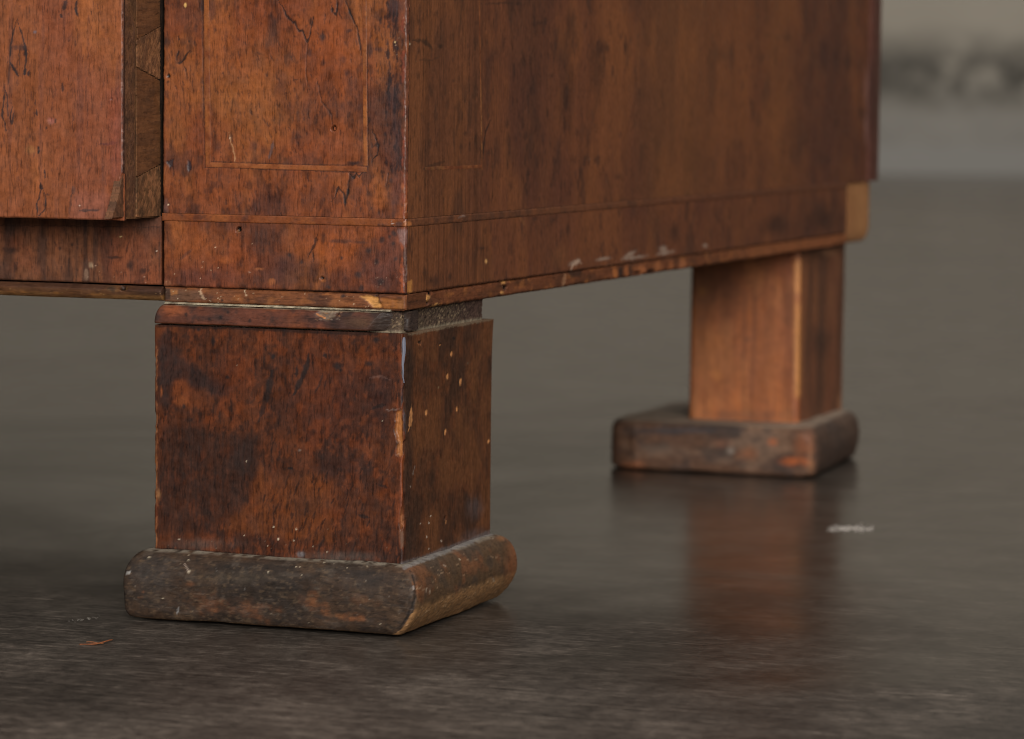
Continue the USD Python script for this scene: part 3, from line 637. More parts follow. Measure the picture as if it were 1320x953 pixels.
slab('side_panel', chest, 0, 0.0, ys_side, steps(Z_IN1 + 0.00006, (0.2405, 0.0005), (0.30, 0.004), (TOP, 0.05)), 0.0015, M_SIDE, SIDE, paint_side, edge=0.0005, edges='r', seed=9)
sidep = stage.GetPrimAtPath('/World/chest_of_drawers/side_panel')
string('stringing', ((617.5, -60), (622.5, 219)), 0, 0.0, -0.0012, M_INLAY, lin(114, 72, 42), 15, sidep, 0.00004)
string('stringing', ((548, 220), (621, 217)), 0, 0.0, 0.0013, M_INLAY, lin(92, 57, 36), 16, sidep, 0.00004)
def paint_sband(P):
    P.col[:] = lin(98, 58, 36); P.mottle(80, 0.45, 0.65, lin(70, 44, 32), 0.7, 61, 0.4); P.mottle(200, 0.55, 0.7, lin(116, 68, 42), 0.3, 62)
    P.line([(610, 273.5), (622, 272), (630, 271)], 1.5, lin(130, 120, 116), .7); P.line([(590, 282), (597, 277.5), (600, 281)], 1.3, lin(120, 100, 90), .6); P.blob(528, 289, 3, 4, lin(180, 110, 60), .7)
    P.mix(SIDE * 0.85, smooth(0.22, 0.42, P.X[:, 1]) * 0.75)
slab('inlaid_band', chest, 0, 0.0001, steps(0.0016, (Y_SIDE, 0.001)), steps(Z_IN0 + 0.00006, (Z_IN1 - 0.00006, 0.0004)), 0.0016, M_INLAY, lin(110, 65, 38), paint_sband, edge=0.00015, seed=10)
def paint_sbase(P):
    side_base(P, 71)
    r = random.Random(23); ys = P.X[:, 1]
    k = 1 - smooth(0.074, 0.09, ys)
    g = fbm(np.c_[P.uv[:, 0] * 900, P.uv[:, 1] * 14, np.full(len(P.uv), 3.0)], 3, 77)
    P.mix(lin(100, 62, 38), 0.2 * k); P.col *= (1 - k * 0.26 * smooth(0.5, 0.68, g))[:, None]
    P.ticks(70, r, (530, 290, 760, 375), (3, 12), (0.6, 1.1), lin(46, 30, 24), 0.5, spread=.1); P.ticks(60, r, (760, 262, 1085, 340), (3, 12), (0.8, 1.8), lin(46, 30, 26), 0.4, spread=.2)
    for x, y, rx, ry in ((580, 357, 4, 6), (548, 352, 4, 8), (560, 362, 12, 8), (732, 296, 3, 10), (622, 320, 6, 3), (690, 282, 5, 3), (870, 300, 8, 14), (1000, 290, 20, 14), (1060, 280, 16, 20)):
        P.blob(x, y, rx, ry, lin(44, 29, 24), 0.6, soft=0.9)
    P.blob(626.5, 337, 1.4, 3.6, lin(196, 146, 90), .9, soft=.5); P.line([(668, 279), (673, 284), (676, 290)], 2.0, lin(122, 78, 48), .5); P.blob(722, 330, 14, 16, lin(122, 76, 44), .35, soft=.9)
    # pale scuffs and smears along the lower edge
    for x, y, rx, ry, ro in ((740, 339, 8, 4, -20), (746, 336, 4, 3, 0), (777, 334, 12, 2.6, -8), (812, 328, 10, 3.5, -30), (818, 332, 18, 2.5, -8), (855, 321, 6, 5, 0), (858, 326, 14, 2.5, -8), (909, 317, 4, 3, 0)):
        P.blob(x, y, rx, ry, lin(150, 128, 112), 0.75, rot=ro, soft=0.8, rough=.4)
    P.line([(735, 352), (738, 342), (745, 336), (750, 340)], 1.6, lin(170, 140, 118), .7)
    P.line([(770, 345), (830, 337), (880, 330.5), (930, 324), (1000, 314)], 1.6, lin(150, 104, 76), 0.6, taper=False)
    P.poly([(524, 364), (531, 361), (531, 377), (524, 379)], lin(168, 112, 58), .9, soft=1.5)
slab('base_veneer', chest, 0, 0.0, steps(0.0016, (0.10, 0.0006), (Y_SIDE, 0.001)), steps(Z_VEN, (Z_IN0 - 0.00006, 0.00045)), 0.0016, M_SIDE, SIDE, paint_sbase, edge=0.0005, edges='rb', seed=11)
def paint_sstrip(P):
    P.col[:] = lin(100, 58, 36)
    P.mottle(70, 0.45, 0.65, lin(78, 48, 32), 0.7, 81, 0.3); P.mottle(160, 0.55, 0.7, lin(146, 90, 48), 0.5, 82, 0.5)
    r = random.Random(31)
    for p in ([(549, 381), (551, 385), (547, 392), (545, 396), (549, 398)], [(546, 388), (555, 379)], [(556, 396), (562, 394), (566, 392)], [(647, 366), (650, 363), (653, 362)], [(646, 376), (648, 379)]):
        P.line(p, 2.6, lin(182, 130, 76), 0.9, dep=-0.0002)
    P.blob(554, 379, 2.6, 3, (0.003, 0.002, 0.0015), 1, dep=.001, soft=.4); P.blob(549, 391, 4, 3, (0.006, 0.004, 0.003), 1, dep=.0012, soft=.5); P.blob(564, 393, 2, 1.5, BLK, .9); P.blob(651, 371, 2.4, 3, (0.004, 0.003, 0.002), 1, dep=.0012, soft=.4)
    P.line([(725, 372), (727, 362), (729, 352)], 2.2, lin(160, 116, 84), .6); P.poly([(733, 350), (752, 347), (748, 356), (736, 359)], lin(44, 32, 26), .7)
    for x, w, c in ((793, 4, (160, 96, 52)), (800, 3, (40, 32, 30)), (808, 5, (150, 88, 50)), (812, 3, (42, 34, 30)), (826, 9, (152, 92, 56)), (848, 7, (150, 92, 56)), (865, 5, (142, 84, 50)), (880, 5, (152, 94, 60))):
        P.blob(x, 352 - (x - 793) * .13, w, 8, lin(*c), .8, soft=.6)
    for x in (822, 840):
        P.blob(x, 351.5 - (x - 822) * .1, 6, 2.2, (0.01, 0.007, 0.006), .95, dep=.001)
    P.mix(lin(140, 84, 50), 0.55 * smooth(0.36, 0.5, P.X[:, 1]))
    # the underside edge is splintered
    d = P.X[:, 2] - P.X[:, 2].min()
    n = fbm(np.c_[P.X[:, 1] * 90, np.zeros(len(d)), np.zeros(len(d))], 4, 87)
    P.h -= 0.0012 * (1 - smooth(0.0, 0.0012, d)) * smooth(0.5, 0.66, n) * (0.3 + 0.75 * np.exp(-((P.p[:, 0] - 835) / 60) ** 2))
slab('bottom_strip', chest, 0, -0.0006, steps(0.0016, (0.26, 0.0006), (Y_SIDE + 0.002, 0.001)), steps(Z_STRIP - 0.0002, (Z_VEN - 0.0002, 0.0004)), 0.02, M_STRIP, lin(116, 70, 40), paint_sstrip, edge=0.0008, relief=0.0003, seed=12)
b = box_mesh(-0.10, -0.02, 0.0208, Y_BEAD0 - 0.02, Z_STRIP + 0.001, Z_VEN - 0.0003)
emit('bottom_board', chest, b.vertices, b.faces, M_CARCASS, smooth_angle=False)

# rear edge bead and the raw corner block where the veneer has broken away
def paint_bead(P):
    P.col[:] = lin(82, 50, 41); P.mottle(60, 0.45, 0.65, lin(58, 38, 33), 0.7, 91, 4.0)
zs = steps(0.1512, (0.25, 0.004), (TOP, 0.06))
lev = [(z, -0.02, 0.0012, Y_BEAD0, Y_BEAD1) for z in zs]
loft('rear_bead', chest, lev, M_SIDE, lin(96, 52, 40), paint_bead, du=0.001, radius=0.0042, seed=5)
def paint_block(P):
    P.col[:] = lin(152, 106, 66); P.mottle(60, 0.45, 0.65, lin(130, 86, 54), 0.6, 95, 2.0); P.blob(1100, 270, 8, 40, lin(140, 92, 56), .5, soft=.9)
lev = []
for z in steps(0.1180, (0.1235, 0.0004), (0.1508, 0.001)):
    e = max(0.0, 1 - (z - 0.1180) / 0.009); ins = 0.009 * (1 - math.sqrt(max(0, 1 - e * e)))
    lev.append((z, -0.04, -0.0012 - ins * 0.3, Y_SIDE + 0.0025, 0.7020 - ins))
loft('corner_block', chest, lev, M_PINE, lin(186, 130, 72), paint_block, du=0.001, radius=0.005, seed=6)
tag(stage.GetPrimAtPath('/World/chest_of_drawers/corner_block'), 'pale raw wood corner block bared by broken veneer')

# --- left of the corner post: rail, its rounded lip and the drawer
X_SEAM = XL - 0.0005
def paint_rail(P):
    P.col[:] = lin(100, 62, 42)
    f = fbm(np.c_[P.uv[:, 0] * 260, P.uv[:, 1] * 18, np.full(len(P.uv), 2.0)], 4, 101)
    P.mix(lin(62, 42, 34), smooth(0.5, 0.66, f) * 0.75); P.mix(lin(126, 74, 46), smooth(0.48, 0.3, f) * 0.5); P.mottle(45, 0.45, 0.65, lin(120, 62, 40), 0.5, 102)
    P.mottle(60, .52, .7, lin(58, 40, 34), .6, 104, 1.5)
    r = random.Random(41); P.ticks(140, r, (0, 288, 206, 364), (3, 12), (.6, 1.1), lin(46, 32, 28), .55, slant=1)
    for x, y, rx, ry in ((77, 320, 2.5, 3), (93, 316, 2, 3), (88, 345, 1, 12), (145, 332, 14, 2), (185, 350, 5, 4), (15, 323, 12, 5), (168, 342, 6, 8), (20, 345, 3, 8)):
        P.blob(x, y, rx, ry, lin(44, 31, 28), .75, soft=.8)
    P.blob(118, 342, 4, 5, lin(176, 150, 120), .6, rough=.8); P.blob(111, 355, 3, 9, lin(150, 120, 98), .45, rough=.8); P.blob(155.5, 305, 2.6, 1.2, lin(196, 170, 120), .9); P.blob(202, 324, 1.3, 1, lin(210, 190, 170), .8)
    P.line([(0, 290.5), (70, 291.5), (140, 292.2), (206, 293)], .8, lin(44, 30, 25), .6, taper=False); P.blob(206, 330, 2, 40, lin(50, 36, 32), .6)
    P.specks(8, r, (110, 335, 190, 366), (.4, .8), lin(170, 140, 120))
xs_rail = steps(X_END, (-0.30, 0.03), (-0.18, 0.004), (X_SEAM, 0.00036))
slab('rail', chest, 1, 0.0006, xs_rail, steps(Z_VEN + 0.0004, (0.1500, 0.00036)), 0.022, M_VENEER, lin(100, 62, 42), paint_rail, edge=0.0005, edges='tb', seed=13, rim_tone=0.25)
Y_DRAW = float(ray(158.2, 150, 0, XL - 0.0012)[1])
b = box_mesh(X_END, XL - 0.004, Y_DRAW + 0.0002, 0.0, 0.343, TOP)   # upper drawer fronts, above the picture
b2 = box_mesh(X_END, XL - 0.006, 0.0006, 0.0016, 0.1500, 0.1515)
def paint_lip(P):
    P.col[:] = lin(88, 58, 38); P.mottle(50, .45, .65, lin(52, 36, 28), .8, 111, .3); P.mottle(120, .54, .7, lin(140, 94, 48), .7, 112, .3)
    # outer face dark, broken under-edge bare
    P.mix(lin(70, 46, 36), .6 * smooth(0.1216, 0.1224, P.X[:, 2])); P.mix(lin(136, 96, 54), .6 * (1 - smooth(0.1195, 0.1212, P.X[:, 2])) * smooth(.3, .6, fbm(P.X * [120, 120, 700], 3, 119)))
    P.blob(145, 373, 7, 5, lin(62, 50, 42), .8, rough=.6); P.blob(158.5, 371.5, 6, 5.5, lin(72, 46, 32), .9); P.blob(159.5, 371.5, 4.4, 4.4, (0.006, 0.004, 0.003), 1, soft=.4, dep=.0015, rough=.2)
    P.blob(163, 372, 1.6, 3, lin(150, 106, 60), .6); r = random.Random(3); P.specks(30, r, (0, 372, 208, 386), (.4, .8), lin(150, 116, 76))
lev = []
for a in np.linspace(0, 1, 22):
    z = 0.1186 + a * 0.0052
    out = 0.0030 * math.sin(min(1, a * 1.25) * math.pi / 2) ** 0.7 - 0.0022 * max(0, a - 0.72) / 0.28
    lev.append((z, -0.30, X_SEAM, 0.0012 - out + 0.0018, 0.020))
loft('bottom_strip', chest, lev, M_STRIP, lin(88, 58, 38), paint_lip, du=0.0005, radius=0.0006, seed=14, relief=0.0004)

XD = XL - 0.0012
Y_DR = float(ray(158.2, 150, 0, XD)[1])
Z_D0 = float(ray(80, 282.5, 1, Y_DR)[2])
def paint_drawer_core(P):
    P.col[:] = lin(92, 62, 38); P.mottle(200, .45, .65, lin(66, 44, 30), .7, 121, .5); P.mix(lin(26, 20, 16), smooth(-.002, .001, P.X[:, 1]))  # near-black behind the front: shade of the gap painted in
lev = [(z, X_END, XD - 0.0004, Y_DR + 0.0040, 0.30) for z in steps(Z_D0 + 0.0004, (0.34, 0.01))]
drawer = loft('drawer', chest, lev, M_RAW, lin(92, 62, 38), paint_drawer_core, du=0.004, coarse=0.02, radius=0.0005, seed=15)
def paint_drawer(P):
    P.col[:] = lin(121, 69, 42)
    P.mottle(24, .42, .64, lin(114, 62, 43), .6, 131, 2.2); P.mottle(45, .5, .7, lin(140, 82, 44), .6, 132, 2.5)
    f = fbm(np.c_[P.uv[:, 0] * 320, P.uv[:, 1] * 16, np.full(len(P.uv), 5.0)], 4, 133)
    P.col *= (0.78 + .44 * f)[:, None]; P.mix(lin(84, 50, 40), smooth(.56, .7, f) * .5)
    r = random.Random(51); P.ticks(260, r, (0, 0, 156, 276), (3, 14), (.6, 1.1), lin(70, 42, 36), .6, spread=.15)
    I = lin(36, 34, 36)
    V = lambda pts, w=1.2, a=.85: P.line(pts, w, I, a)
    V([(22, 25), (17.3, 41), (13.4, 60), (12.6, 79), (17, 88), (23.6, 98)]); V([(14, 82), (19, 90), (23.6, 98)], 2.6); V([(22, 25), (25, 36), (29, 45.6), (31.5, 57), (33.8, 74), (31.5, 97.6)]); V([(31, 56), (33, 66), (33.8, 74)], 2.4); V([(32.5, 88), (31.5, 98)], 2.2)
    V([(37, 92), (37, 98)], 2.2); V([(25, 60), (24.4, 74), (26, 88)], .9, .6); V([(12.6, 80), (11, 100), (10.5, 110)], 1.8, .6); P.blob(20.5, 61, 4, 4, lin(70, 48, 44), .7); P.blob(28, 62, 5, 5, lin(70, 50, 46), .7)
    V([(7, 116), (4, 137), (3, 150), (6.4, 160), (7.4, 173)], 1.6); V([(7, 116), (9.4, 126), (10, 150)]); V([(15.7, 138), (13.4, 150), (15, 160), (17.5, 150), (16, 140)]); V([(47, 141), (47.5, 150)], 1.8); V([(46, 128), (45.5, 136)], 1.3, .6)
    V([(86, 0), (84, 6), (81, 14)], 2.8, .75); V([(78, 18), (80, 23)], 2.4); V([(99, 0), (97.6, 12), (100.7, 22)], 2.2); P.blob(98.5, 14, 2, 4, I, .8)
    P.blob(45, 41, 2.2, 2.4, lin(104, 84, 84), .9, soft=.4); V([(81, 106), (80.5, 118)], 2.2, .7); P.blob(144, 128, 1.8, 2, I, .9, dep=.0004)
    P.blob(66, 156, 5, 5, lin(132, 78, 66), .8, dep=.0003); V([(71.5, 153), (72, 159)], 1.5, .7); P.blob(60, 165.5, 1.6, 3, I, .8); P.blob(39, 193, 7, 6, lin(134, 88, 52), .7); V([(48.5, 189), (50.5, 195), (48.5, 199)], 1.8, .9)
    V([(57.3, 220), (58, 230)], 1.5); V([(52.5, 237), (53, 245)], 2.6); V([(53, 244), (51, 252), (47.7, 263), (49.3, 282)]); V([(55, 245), (58.9, 254), (58, 269), (54, 275), (50, 279)]); V([(60, 251), (64, 251)], .9, .6)
    V([(94, 240), (92, 255), (90, 270), (89, 280)], 1.4, .6); P.blob(95, 245, 3, 6, lin(70, 50, 46), .6)
    P.line([(129, 186), (140, 185.5), (151, 184)], 2.2, lin(84, 46, 42), .75)
    P.poly([(95, 252), (104, 246), (146, 252), (140, 283), (88, 283)], lin(124, 74, 58), .6, soft=4); P.line([(103, 271.5), (116, 271), (128, 271.5)], 2.4, lin(58, 44, 42), .8)
    P.blob(102, 265, 1.2, 1.4, lin(220, 190, 170)); P.poly([(140, 120), (158, 110), (158, 223), (142, 235)], lin(120, 64, 50), .5, soft=8)
    P.line([(158.4, 0), (158.4, 120), (158.4, 222)], 1.6, lin(58, 40, 34), .8, taper=False)
    for k in range(9):
        y = r.uniform(0, 215); P.line([(157.2 + r.gauss(0, .6), y), (157.5 + r.gauss(0, .4), y + r.uniform(2, 7))], .8, lin(150, 116, 104), .45)
    # corner broken away
    P.poly([(157.5, 224), (151, 243), (147, 258), (142, 270), (139, 284), (170, 290), (170, 224)], lin(104, 64, 40), 1.0, soft=.9, dep=.0022); P.poly([(150, 247), (156, 243), (158, 252), (155, 262), (149, 258)], lin(176, 128, 76), .95, soft=2, dep=-.0006); P.line([(152.5, 264), (154.5, 256), (157, 248)], 1.6, lin(214, 186, 150), .9)
    P.poly([(142, 274), (150, 272), (156, 276), (150, 282), (140, 282)], lin(140, 86, 46), .8, soft=1.5, dep=-.0005)
xs_dr = steps(X_END, (-0.30, 0.03), (-0.19, 0.004), (XD, 0.00036))
slab('drawer_front', drawer, 1, Y_DR, xs_dr, steps(Z_D0, (0.2403, 0.00036), (0.34, 0.002)), 0.0016, M_VENEER, lin(128, 70, 42), paint_drawer, edge=0.0005, edges='rb', seed=16, rim_tone=0.35)

# end of the drawer: front lap, dovetail pins (end grain) and tails (side grain)
def end_plate(name, px, base, c2, seed, lift, mat, horizontal):
    import shapely
    pts = np.array([ray(u, v, 0, XD)[1:] for u, v in px])
    g = shapely.Polygon(pts)
    y0, z0, y1, z1 = g.bounds
    st = 0.00045
    ys, zs = np.arange(y0, y1 + st, st), np.arange(z0, z1 + st, st)
    Y, Z = np.meshgrid(ys, zs); y, z = Y.ravel(), Z.ravel()
    inside = shapely.contains(g.buffer(1e-5), shapely.points(np.c_[y, z])).reshape(Y.shape)
    X = np.c_[np.full(len(y), XD + lift), y, z]
    P = Paint(X, np.c_[z, y] if horizontal else np.c_[y, z], base)
    n = fbm(np.c_[P.uv[:, 0] * 700, P.uv[:, 1] * (60 if horizontal else 500), np.full(len(y), seed)], 3, seed)
    P.mix(c2, smooth(.42, .62, n) * .8); P.h += 0.00035 * (n - .5)
    P.mottle(140, .55, .72, lin(56, 40, 29), .5, seed + 3)
    if not horizontal:
        w = np.sin((P.uv[:, 0] * .8 + P.uv[:, 1] * .6) * 5200 + 6 * fbm(np.c_[P.uv * 120, np.full(len(y), 1.)], 2, seed)) * .5 + .5
        P.mix(lin(74, 52, 34), .45 * smooth(.5, .9, w)); P.h -= 0.00012 * w
    V = X + np.array([1.0, 0, 0]) * P.h[:, None]
    F = gridfaces(len(ys), len(zs))
    ok = inside.ravel()[F].all(1); F = F[ok]
    e = np.sort(np.vstack([F[:, [0, 1]], F[:, [1, 2]], F[:, [2, 0]]]), 1)
    eo = np.vstack([F[:, [0, 1]], F[:, [1, 2]], F[:, [2, 0]]])
    _, inv, cnt = np.unique(e, axis=0, return_inverse=True, return_counts=True)
    bd = eo[cnt[inv.ravel()] == 1]
    B = V - [0.003, 0, 0]; nV = len(V)
    V2 = np.vstack([V, V, B]); Fs = np.vstack([np.c_[bd[:, 0] + nV, bd[:, 0] + 2 * nV, bd[:, 1] + 2 * nV], np.c_[bd[:, 0] + nV, bd[:, 1] + 2 * nV, bd[:, 1] + nV]])[:, [0, 1, 2]]
    Fa = np.vstack([F, Fs])
    keep, idx = np.unique(Fa, return_inverse=True)
    return emit(name, drawer, V2[keep], idx.reshape(-1, 3), mat, np.vstack([P.col] * 3)[keep])
T1, T2 = lin(96, 62, 38), lin(80, 52, 33)
E1, E2 = lin(122, 82, 53), lin(96, 63, 42)
end_plate('front_lap', [(159.4, -60), (175, -60), (175.4, 279.5), (145, 282.5), (153, 256), (159.6, 224)], lin(98, 64, 43), lin(74, 49, 35), 141, -0.0003, M_RAW, False)
end_plate('tail', [(175.6, -60), (206.5, -60), (206.5, 34.5), (177, 51.5)], T1, T2, 142, 0.0, M_STRIP, True)
end_plate('pin', [(176.2, 51.7), (206.5, 34.7), (206.7, 103.4), (176.2, 86.9)], E1, E2, 143, 0.00015, M_RAW, False)
end_plate('tail', [(176.2, 87.0), (206.7, 103.5), (207, 212), (175.9, 229)], T1, T2, 144, 0.0, M_STRIP, True)
end_plate('pin', [(175.6, 229.2), (207, 212.2), (207.2, 279.6), (176, 281)], E1, lin(80, 56, 34), 145, 0.00012, M_RAW, False)
emit('upper_drawer', chest, b.vertices, b.faces, M_CARCASS, smooth_angle=False)

# --- front leg
def paint_leg(P):
    x, y = P.p[:, 0], P.p[:, 1]
    P.col[:] = lin(86, 47, 29)
    front = P.N[:, 1] < -0.6
    k = P.mottle(48, .42, .64, lin(58, 36, 29), .7, 151, 1.3); P.mottle(120, .5, .66, lin(50, 33, 28), .5, 152, 1.6, grain=.4); P.mottle(90, .54, .7, lin(112, 60, 33), .6, 153, 1.5)
    P.mottle(260, .57, .7, lin(116, 58, 30), .5, 154, 1.4)
    f = fbm(np.c_[P.uv[:, 0] * 700, P.uv[:, 1] * 30, np.full(len(x), 6.0)], 3, 155)
    P.col *= (.76 + .42 * f)[:, None]; P.mottle(500, .54, .7, lin(116, 62, 36), .5, 158, 1.5); P.mottle(620, .54, .7, lin(38, 27, 24), .6, 159, 1.6)
    r = random.Random(61)
    P.poly([(203, 545), (250, 545), (300, 562), (338, 560), (334, 590), (322, 615), (318, 645), (300, 664), (280, 676), (282, 690), (203, 690)], lin(48, 33, 28), .75, soft=9, grain=.3); P.blob(315, 590, 22, 38, lin(46, 35, 32), .65, soft=.7, grain=.2)
    P.poly([(204, 440), (230, 455), (262, 480), (300, 500), (285, 512), (255, 510), (232, 490), (215, 525), (204, 520)], lin(44, 35, 34), .75, soft=7); P.blob(215, 440, 9, 20, lin(50, 36, 34), .7, soft=.9, grain=.2)
    P.blob(232, 502, 16, 14, lin(120, 62, 32), .65, soft=.6); P.blob(234, 517, 10, 9, lin(140, 76, 40), .6, soft=.6); P.blob(258, 515, 16, 15, lin(104, 56, 32), .6, soft=.7); P.blob(300, 480, 30, 40, lin(104, 52, 30), .4, soft=.9); P.blob(208, 505, 2, 8, lin(150, 84, 46), .7)
    P.poly([(335, 600), (350, 615), (420, 610), (430, 700), (330, 690), (285, 682), (300, 668), (322, 648)], lin(116, 64, 33), .55, soft=6, grain=.5); P.blob(470, 660, 45, 50, lin(108, 58, 32), .5, soft=.9, grain=.4); P.blob(420, 500, 60, 80, lin(96, 48, 30), .4, soft=.9); P.blob(370, 610, 30, 20, lin(60, 38, 30), .5, soft=.9); P.blob(440, 605, 40, 16, lin(54, 36, 32), .6, soft=.8); P.blob(490, 510, 18, 60, lin(60, 38, 34), .5, soft=.9)
    P.blob(395, 655, 26, 18, lin(54, 36, 28), .6, soft=.9, grain=.3); P.blob(480, 650, 14, 12, lin(52, 36, 30), .7, soft=.8)
    P.ticks(260, r, (206, 430, 515, 715), (5, 18), (.7, 1.5), lin(34, 24, 22), .65, slant=-1.5); P.ticks(120, r, (340, 600, 515, 710), (8, 24), (.9, 1.7), lin(34, 24, 22), .7, slant=-3, dep=.00003)
    V = lambda pts, w=2, a=.85, c=lin(36, 30, 29): P.line(pts, w, c, a, dep=.00003)
    V([(397, 456), (396, 470), (391, 484), (385, 496), (379, 509)], 4.0); V([(351, 478), (347, 500), (341, 520), (334, 543)], 5.0, .75); V([(383, 472), (381.5, 486)], 2.5, .8); V([(418, 456), (420, 462)], 3); V([(416, 482), (412, 496), (405, 508)], 2, .6)
    for a in ((436, 472, 7, 6), (439, 478, 3, 3), (476, 469, 6, 5), (485, 438, 6, 5), (275, 440, 3, 7), (293, 486, 3, 3), (256, 425, 3, 3), (237, 524, 3, 3), (352, 460, 3, 4)):
        P.blob(*a, lin(36, 32, 32), .85, soft=.7)
    V([(478, 528), (488, 524), (497, 522)], 2.2, .7); V([(370, 604), (378, 604)], 1.6); V([(462, 664), (476, 668)], 2.6, .8); V([(485, 624), (500, 629)], 1.6, .7)
    P.line([(477, 487), (490, 485), (503, 490)], 1.6, lin(112, 82, 72), .45); P.line([(496, 529.5), (506, 528.5), (518, 528.5)], 1.2, lin(120, 100, 92), .7)
    # corner: chips down to raw wood, reddened edge
    for k in range(60):
        yy = r.uniform(436, 720); xx = 516 + r.gauss(0, 3)
        P.line([(xx, yy), (xx + r.gauss(0, 1), yy + r.uniform(6, 26))], r.uniform(.8, 2.4), lin(120, 62, 36), .45)
    P.poly([(511, 532), (517, 528), (519, 545), (519, 560), (521, 585), (516, 589), (511, 586), (513, 570), (509, 556)], lin(176, 112, 62), .9, soft=1.3, grain=.4, dep=.0009); P.poly([(517, 655), (521, 652), (521, 676), (517, 684), (515, 676)], lin(158, 100, 62), .85, soft=1.2, dep=.0010); P.poly([(515, 684), (521, 684), (521, 704), (516, 708)], lin(104, 78, 62), .75, soft=1.5)
    P.poly([(517, 590), (523, 588), (522, 650), (516, 640)], lin(134, 68, 34), .7, soft=1.5, grain=.3); P.line([(521, 496), (519, 510), (517.5, 522)], 2.4, lin(44, 40, 42), .8); P.line([(521.5, 600), (521.3, 650)], 1.3, BLK, .7); P.line([(521.6, 525), (522.6, 560)], 2.2, lin(66, 66, 70), .7)
    # left edge rubbed pale
    for k in range(46):
        yy = r.uniform(440, 700); P.line([(201.5 + r.gauss(0, .7), yy), (201.5 + r.gauss(0, .7), yy + r.uniform(4, 18))], r.uniform(.8, 1.7), lin(136, 84, 52), .55)
    P.blob(204, 637, 4, 9, lin(150, 104, 66), .6, rough=.7)
    # specks of paint and dust near the foot
    for a in ((317, 595, 1.2), (352.3, 679.5, 1.5), (358.5, 695.5, 1.8), (345, 703, 1.1), (382, 682.5, 1.2), (379, 696.8, 1.2), (404, 705.5, 1.2), (422, 711.5, 1.4), (231, 695.5, 1.0), (239, 696, 1.0), (422, 683, 1), (315, 690, 1), (493, 543, 1.1), (306, 471, 1)):
        P.blob(a[0], a[1], a[2] * .9, a[2] * .8, lin(196, 176, 150), .9, soft=.4, dep=-.0003, rough=.15)
    P.blob(386, 581, 2, 1.6, lin(140, 120, 108), .8); P.specks(24, r, (210, 690, 515, 722), (.3, .6), lin(136, 120, 104), .6); P.blob(260, 702, 50, 9, lin(92, 82, 76), .4, soft=.9, rough=.5); P.blob(440, 718, 60, 8, lin(92, 84, 78), .45, soft=.9, rough=.5); P.blob(388, 715, 6, 4, lin(120, 116, 118), .6, rough=.6)
    P.line([(199, 708), (280, 712), (370, 720), (450, 724), (521, 727.5)], 1.6, (.006, .005, .004), .7, taper=False)
    P.line([(200, 419), (300, 422.5), (400, 427), (486, 431)], 3, lin(30, 24, 22), .7, taper=False)  # shadow under the moulding, painted in as a dark line
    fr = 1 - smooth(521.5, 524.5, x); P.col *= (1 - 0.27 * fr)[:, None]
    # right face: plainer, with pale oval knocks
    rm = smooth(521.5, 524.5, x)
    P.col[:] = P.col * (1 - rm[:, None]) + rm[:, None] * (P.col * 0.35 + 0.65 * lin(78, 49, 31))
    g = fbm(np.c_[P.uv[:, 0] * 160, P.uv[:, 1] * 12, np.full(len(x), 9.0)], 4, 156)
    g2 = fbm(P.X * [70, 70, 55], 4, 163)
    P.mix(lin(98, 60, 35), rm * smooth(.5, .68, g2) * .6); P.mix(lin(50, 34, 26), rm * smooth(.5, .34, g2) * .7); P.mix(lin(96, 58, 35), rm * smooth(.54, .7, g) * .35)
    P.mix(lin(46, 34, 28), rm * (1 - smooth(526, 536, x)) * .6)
    OV = lin(184, 126, 78)
    for cx, cy, rx, ry in ((582.4, 456, 1.7, 4.2), (576.7, 485.4, 1.7, 4.4), (593.7, 492.6, 1.6, 5.6), (549.4, 531.8, 1.8, 4.2), (589.2, 527.4, 1.5, 3.4), (574, 556.8, 1.4, 5), (629.8, 569, 1.6, 3.4), (567, 445, .9, 1)):
        P.blob(cx, cy, rx, ry, OV, .9, rot=4, soft=.45, dep=.0003, rough=.2)
    P.line([(531, 522), (530, 534), (529, 545), (526.8, 556)], 1.8, OV, .8); P.blob(574.2, 668, 1.3, 2.4, (.002, .0015, .001), 1, soft=.4, dep=.001); P.line([(574.4, 671), (574.6, 675)], 1.4, lin(170, 116, 72), .8)
    P.blob(541.4, 441.5, 2.6, 2.6, (.012, .008, .006), .95, dep=.0006); P.line([(538, 444), (543, 445)], 1, lin(140, 84, 50), .7); P.blob(585, 436, 2, 3, BLK, .85); P.blob(603, 468, 1.4, 1.4, lin(96, 84, 70), .7); P.blob(565, 500, 1.2, 1.4, lin(130, 110, 80), .7)
    for a in ((553, 674, 1.2), (555, 666, 1), (542, 675, 1), (550.5, 692, 1.1), (568.7, 697.7, 1.1), (551, 683, .8), (529, 627, .9), (553, 707, 1.2)):
        P.blob(a[0], a[1], a[2], a[2] * 1.1, lin(170, 154, 138), .85, soft=.4, rough=.15)
    P.line([(533, 605), (532, 612)], 1.2, lin(120, 106, 96), .7); P.line([(535, 600), (534, 606)], .9, lin(120, 106, 96), .6); P.blob(612, 655, 12, 18, lin(84, 76, 76), .4, soft=.9, rough=.6); P.blob(608, 690, 20, 8, lin(74, 66, 66), .5, rot=-22, soft=.9)
    P.line([(521, 729), (560, 714), (600, 700), (633, 687)], 4.5, lin(92, 88, 88), .6, taper=False); P.line([(527, 431.5), (580, 421.5), (635, 411.5)], 1.6, lin(120, 104, 84), .6, taper=False)
    # uneven knocked corners
    nn = fbm(np.c_[P.X[:, 2] * 160, P.X[:, 0] * 20, np.zeros(len(x))], 4, 199)
    le = (P.X[:, 0] < -.0985) * (P.X[:, 1] < .004)
    P.h -= .0004 * le * smooth(.5, .72, nn); P.mix(lin(132, 84, 54), le * smooth(.55, .72, nn) * .5)
    pass
